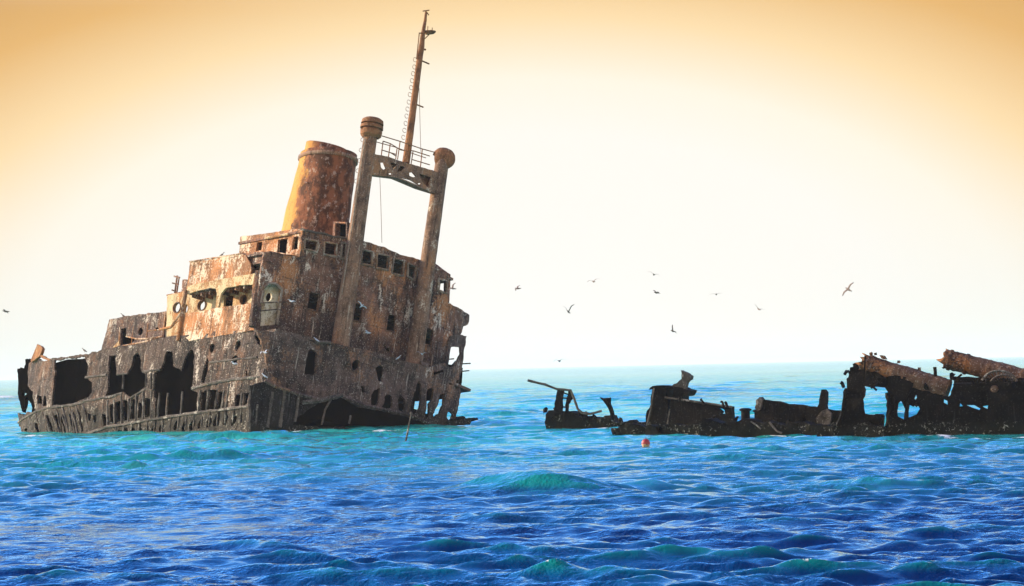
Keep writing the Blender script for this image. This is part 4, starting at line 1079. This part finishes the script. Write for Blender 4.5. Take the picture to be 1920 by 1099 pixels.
def gull_mesh(inner_up, outer_up, sweep, fold=1.0, standing=False):
    """one continuous body: lofted trunk, neck, head and tail with wings of real thickness; y is forward"""
    rings = []
    prof = [(-.33, .012, .06, .015), (-.24, .03, .045, .0), (-.13, .062, .06, -.005), (0, .082, .085, -.01), (.10, .074, .078, 0), (.17, .045, .05, .018), (.20, .042, .046, .028), (.24, .046, .048, .034), (.28, .03, .032, .03), (.30, .012, .013, .026), (.345, .004, .004, .018)]
    n = 12
    for y, rx, rz, dz in prof:
        if standing: y, dz = y * .92, dz + y * .55 + (.05 if y > .15 else 0)
        ww = rx if y > -.28 or standing else .055
        rings.append([np.array([ww * math.cos(a), y, dz + (rz if y > -.28 else .012) * math.sin(a)]) for a in [2 * math.pi * k / n for k in range(n)]])
    V, Fc = loft(rings)
    Fc.append(list(range(n))[::-1])
    parts = [(V, Fc)]
    for s_ in (-1, 1):
        if standing:                                     # folded wings lie along the flanks
            pr = [(-.36, .05, .02), (-.2, .075, .05), (-.02, .088, .07), (.10, .07, .05), (.15, .04, .02)]
            rg = [[np.array([s_ * (w_ + .012 * math.cos(a)), y * .92, y * .55 + .02 + h2 * math.sin(a)]) for a in [2 * math.pi * k / 8 for k in range(8)]] for y, w_, h2 in pr]
        else:
            rg = []
            iu, ou = (inner_up if s_ < 0 else fold * inner_up), (outer_up if s_ < 0 else fold * outer_up)
            for f_ in np.linspace(0, 1, 9):
                if f_ < .45:
                    x = .05 + f_ / .45 * .27; z = .03 + math.tan(iu) * (x - .05); yc = .05 + .06 * f_ / .45
                else:
                    g_ = (f_ - .45) / .55; x = .32 + .33 * g_ * math.cos(ou) ** .5; z = .03 + math.tan(iu) * .27 + math.sin(ou) * .33 * g_; yc = .11 - sweep * g_ ** 1.4
                ch = .085 * (1 - .55 * f_ ** 2) * (1 if f_ < .95 else .25)
                th_ = .014 * (1 - .75 * f_)
                rg.append([np.array([s_ * x, yc + ch * math.cos(a), z + th_ * math.sin(a)]) for a in [2 * math.pi * k / 8 for k in range(8)]])
        v, f = loft(rg); f.append(list(range(8))[::-1]); parts.append((v, f))
    V, Fc = merge(*parts)
    return V, Fc


def gull(pos, head, pitch, roll, mat, label, group, wing=(.35, -.2, .12), fold=1.0, standing=False, size=.76):
    V, Fc = gull_mesh(*wing, fold=fold, standing=standing)
    me = bpy.data.meshes.new('gull'); me.from_pydata([list(v) for v in V], [], [list(map(int, f)) for f in Fc])
    bm = bmesh.new(); bm.from_mesh(me); bmesh.ops.recalc_face_normals(bm, faces=bm.faces); bm.to_mesh(me); bm.free()
    me.polygons.foreach_set('use_smooth', np.ones(len(me.polygons), bool))
    me.materials.append(mat)
    o = bpy.data.objects.new('gull', me); COL.objects.link(o)
    o.location = pos; o.rotation_euler = (RAD(pitch), RAD(roll), RAD(head)); o.scale = (size,) * 3
    tag(o, label, 'gull', group)
    bk = []
    # beak and, on a standing bird, the legs
    if standing: tip = [np.array([0, .27, .225]), np.array([0, .36, .215])]
    else: tip = [np.array([0, .29, .028]), np.array([0, .37, .012])]
    v, f = tube_mesh(tip, [.014, .004], 6)
    mb = bpy.data.meshes.new('beak'); mb.from_pydata([list(x) for x in v], [], f); mb.materials.append(GULL_BEAK)
    b_ = bpy.data.objects.new('beak', mb); COL.objects.link(b_); b_.parent = o
    if standing:
        for s_ in (-1, 1):
            v, f = tube_mesh([np.array([s_ * .035, .0, -.05]), np.array([s_ * .035, .0, -.22]), np.array([s_ * .035, .05, -.225])], [.010, .007, .006], 6)
            mb = bpy.data.meshes.new('leg'); mb.from_pydata([list(x) for x in v], [], f); mb.materials.append(GULL_BEAK)
            b_ = bpy.data.objects.new('leg', mb); COL.objects.link(b_); b_.parent = o
    return o


def air(px, py, dist):
    d = ray(px, py); return (CAM + d * (dist / d[1])).tolist()


FLY = 'gulls flying in the pale sky'
for px, py, D, hd, pt, rl_, wg, fo_, lab in (
        (971, 541, 300, 70, 0, -25, (.15, -.05, .14), 1.0, 'small gull gliding with wings nearly edge on, nearest the wreck mast'),
        (1113, 528, 285, 20, 5, -14, (.55, -.25, .14), .75, 'gull with one wing raised, upper of the pair left of the sky centre'),
        (1226, 515, 290, 165, 5, -22, (.45, -.35, .12), .8, 'highest gull of the flock, wings bent in a shallow M'),
        (1231, 549, 300, 120, 8, -15, (.5, -.4, .14), .9, 'small gull close under the highest gull, wings half raised'),
        (1066, 585, 300, 150, 25, 8, (1.05, .55, .08), 1.0, 'gull with both wings raised steeply in a V'),
        (1262, 621, 300, 110, 20, -45, (.7, .2, .12), .8, 'gull banking hard above the torn ventilator of the low wreck'),
        (1343, 552, 320, 175, 3, 4, (.22, -.15, .12), 1.0, 'faint gull with wide flat wings, between the high and low birds'),
        (1423, 580, 300, 30, 12, 18, (.6, .3, .12), .5, 'gull with one long wing stretched up to the left'),
        (1591, 543, 225, 12, 38, -48, (.10, -.06, .10), 1.0, 'large gull soaring tilted, farthest right in the sky'),
        (1049, 677, 300, 160, 0, 6, (.5, -.5, .14), 1.0, 'lowest gull skimming just above the horizon, wings bowed down'),
        (11, 584, 270, 80, 5, 12, (.3, -.45, .14), 1.0, 'gull flying alone at the left frame edge'),
        (849, 541, 270, 60, 10, -35, (.5, .1, .12), .7, 'tiny gull just right of the wheelhouse corner')):
    gull(air(px, py, D), hd, pt, rl_, GULL_DARK, lab, FLY, wg, fo_)
NEAR = 'white gulls flying close to the wreck'
for px, py, sf, dd, hd, pt, rl_, wg, fo_, lab in (
        (547, 565, frontw(0), 2.2, 50, 0, 10, (.45, -.4, .12), 1.0, 'white gull flying before the dark wall beside the arched recess'),
        (678, 574, frontw(0), 4.2, 200, 35, -40, (.35, .1, .1), 1.0, 'white gull with spread wings crossing the window right of the left post'),
        (690, 624, frontw(0), 3.2, 70, 5, 15, (.5, -.5, .12), 1.0, 'white gull gliding under the middle window of the front wall'),
        (791, 664, frontw(1.8), 1.8, 165, 10, -8, (.5, -.1, .12), 1.0, 'bluish white gull flying at the foot of the right post'),
        (497, 661, SIDE, 1.2, 40, 5, -15, (.5, -.5, .12), 1.0, 'white gull gliding at the forward edge of the hull side'),
        (440, 682, SIDE, 1.2, 60, 5, 12, (.45, -.55, .12), 1.0, 'white gull gliding past the small hole in the hull side')):
    p = SF.hit(px, py, sf); P_ = SF.world(p)
    d = (CAM - P_) / np.linalg.norm(CAM - P_)
    gull((P_ + d * dd).tolist(), hd, pt, rl_, GULL_PALE, lab, NEAR, wg, fo_)
PER = 'gulls perched on the wrecks'
for px, py, fr_, sf, hd, mt, lab in (
        (593, 637, SF, frontw(1.95), 60, GULL_PALE, 'white gull standing on the ledge left of the left post foot'),
        (747, 671, SF, frontw(1.95), 250, GULL_PALE, 'white gull standing on the ledge left of the right post foot'),
        (416, 478, SF, side(.1), 250, GULL_DARK, 'dark gull perched on the boat deck bulwark top edge'),
        (158, 657, SF, SIDE, 60, GULL_DARK, 'dark gull perched on the hull edge near the stern'),
        (231, 592, SF, side(2.3), 70, GULL_DARK, 'dark gull perched on the stern deckhouse roof edge'),
        (496, 705, SF, frontw(2.9), 70, GULL_PALE, 'white gull standing low at the torn hull corner')):
    q = fr_.world(fr_.hit(px, py, sf))
    gull(q.tolist(), hd, 0, 0, mt, lab, PER, standing=True)

# ------------------------------------------------------------------ buoy and stake
bp0 = on_water(1211, 841) + np.array([0, 0, .16])
BF = Frame(bp0, (1, 0, 0), (0, 1, 0))
bu = Thing('buoy', BF, 'small red and cream float bobbing on the sea before the low black wreck', 'buoy')
m, t, b, out = newmat('red_buoy_paint')
tc = t.n('ShaderNodeTexCoord'); sp = t.n('ShaderNodeSeparateXYZ'); t.link(tc.outputs['Object'], sp.inputs[0])
nz = t.math('ADD', sp.outputs[2], t.math('MULTIPLY', t.noise(tc.outputs['Object'], 9., 3.), .12))
c = t.mix(t.mapr(nz, .11, .14), (.60, .38, .20), (.42, .035, .045))
t.link(t.mix(t.mapr(t.noise(tc.outputs['Object'], 13., 4.), .55, .65), c, (.10, .05, .04)), b.inputs['Base Color']); b.inputs['Roughness'].default_value = .5
def buoy_ring(r, z, n=24): return [BF.world((r * math.cos(2 * math.pi * k / n), r * math.sin(2 * math.pi * k / n), z)) for k in range(n)]
bu.mesh('float', *loft([buoy_ring(.02, -.22), buoy_ring(.14, -.2)] + [buoy_ring(.22 * math.cos(a) ** .8, .10 + .24 * math.sin(a)) for a in np.linspace(-1.0, 1.45, 12)]), m, smooth=True)
bu.mesh('lifting_eye', *tube_mesh([BF.world((.05 * math.cos(a), 0, .33 + .06 * math.sin(a))) for a in np.linspace(0, 3.14, 8)], .014, 6), M['mast'])
sb = on_water(760, 832)
KF = Frame(sb, (1, 0, 0), (0, 1, 0))
top = KF.hit(771, 776, (1, flat(0)))
st = Thing('stake', KF, 'thin pale pole leaning out of the water in front of the dark cavern', 'pole')
st.mesh('shaft', *tube_mesh([KF.world(np.array(top) * f_) for f_ in np.linspace(-.25, 1, 12)], [.05] * 8 + [.045] * 4, 8, .2), M['grey'])
st.mesh('knob', *loft([[KF.world(np.array(top) + np.array([r * math.cos(2 * math.pi * k / 10), r * math.sin(2 * math.pi * k / 10), z])) for k in range(10)] for r, z in ((.03, -.05), (.09, 0), (.06, .1), (.01, .13))]), M['grey'])

# ------------------------------------------------------------------ air
def build_haze():
    bm = bmesh.new()
    bmesh.ops.create_cube(bm, size=1.0)
    for v in bm.verts:
        v.co.x *= 100000.0
        v.co.y *= 100000.0
        v.co.z = -3.0 if v.co.z < 0 else 42.0
    me = bpy.data.meshes.new('haze'); bm.to_mesh(me); bm.free()
    o = bpy.data.objects.new('haze', me); COL.objects.link(o)
    o['kind'] = 'stuff'; o['label'] = 'pale sea haze whitening the far water'
    m = bpy.data.materials.new('haze_air'); m.use_nodes = True
    t = NT(m.node_tree); m.node_tree.nodes.clear()
    out = t.n('ShaderNodeOutputMaterial')
    v = t.n('ShaderNodeVolumePrincipled')
    v.inputs['Color'].default_value = (.98, .98, .98, 1)
    v.inputs['Density'].default_value = HAZE
    v.inputs['Anisotropy'].default_value = 0.0
    t.link(v.outputs[0], out.inputs['Volume'])
    me.materials.append(m)


HAZE = 0.00006
build_haze()
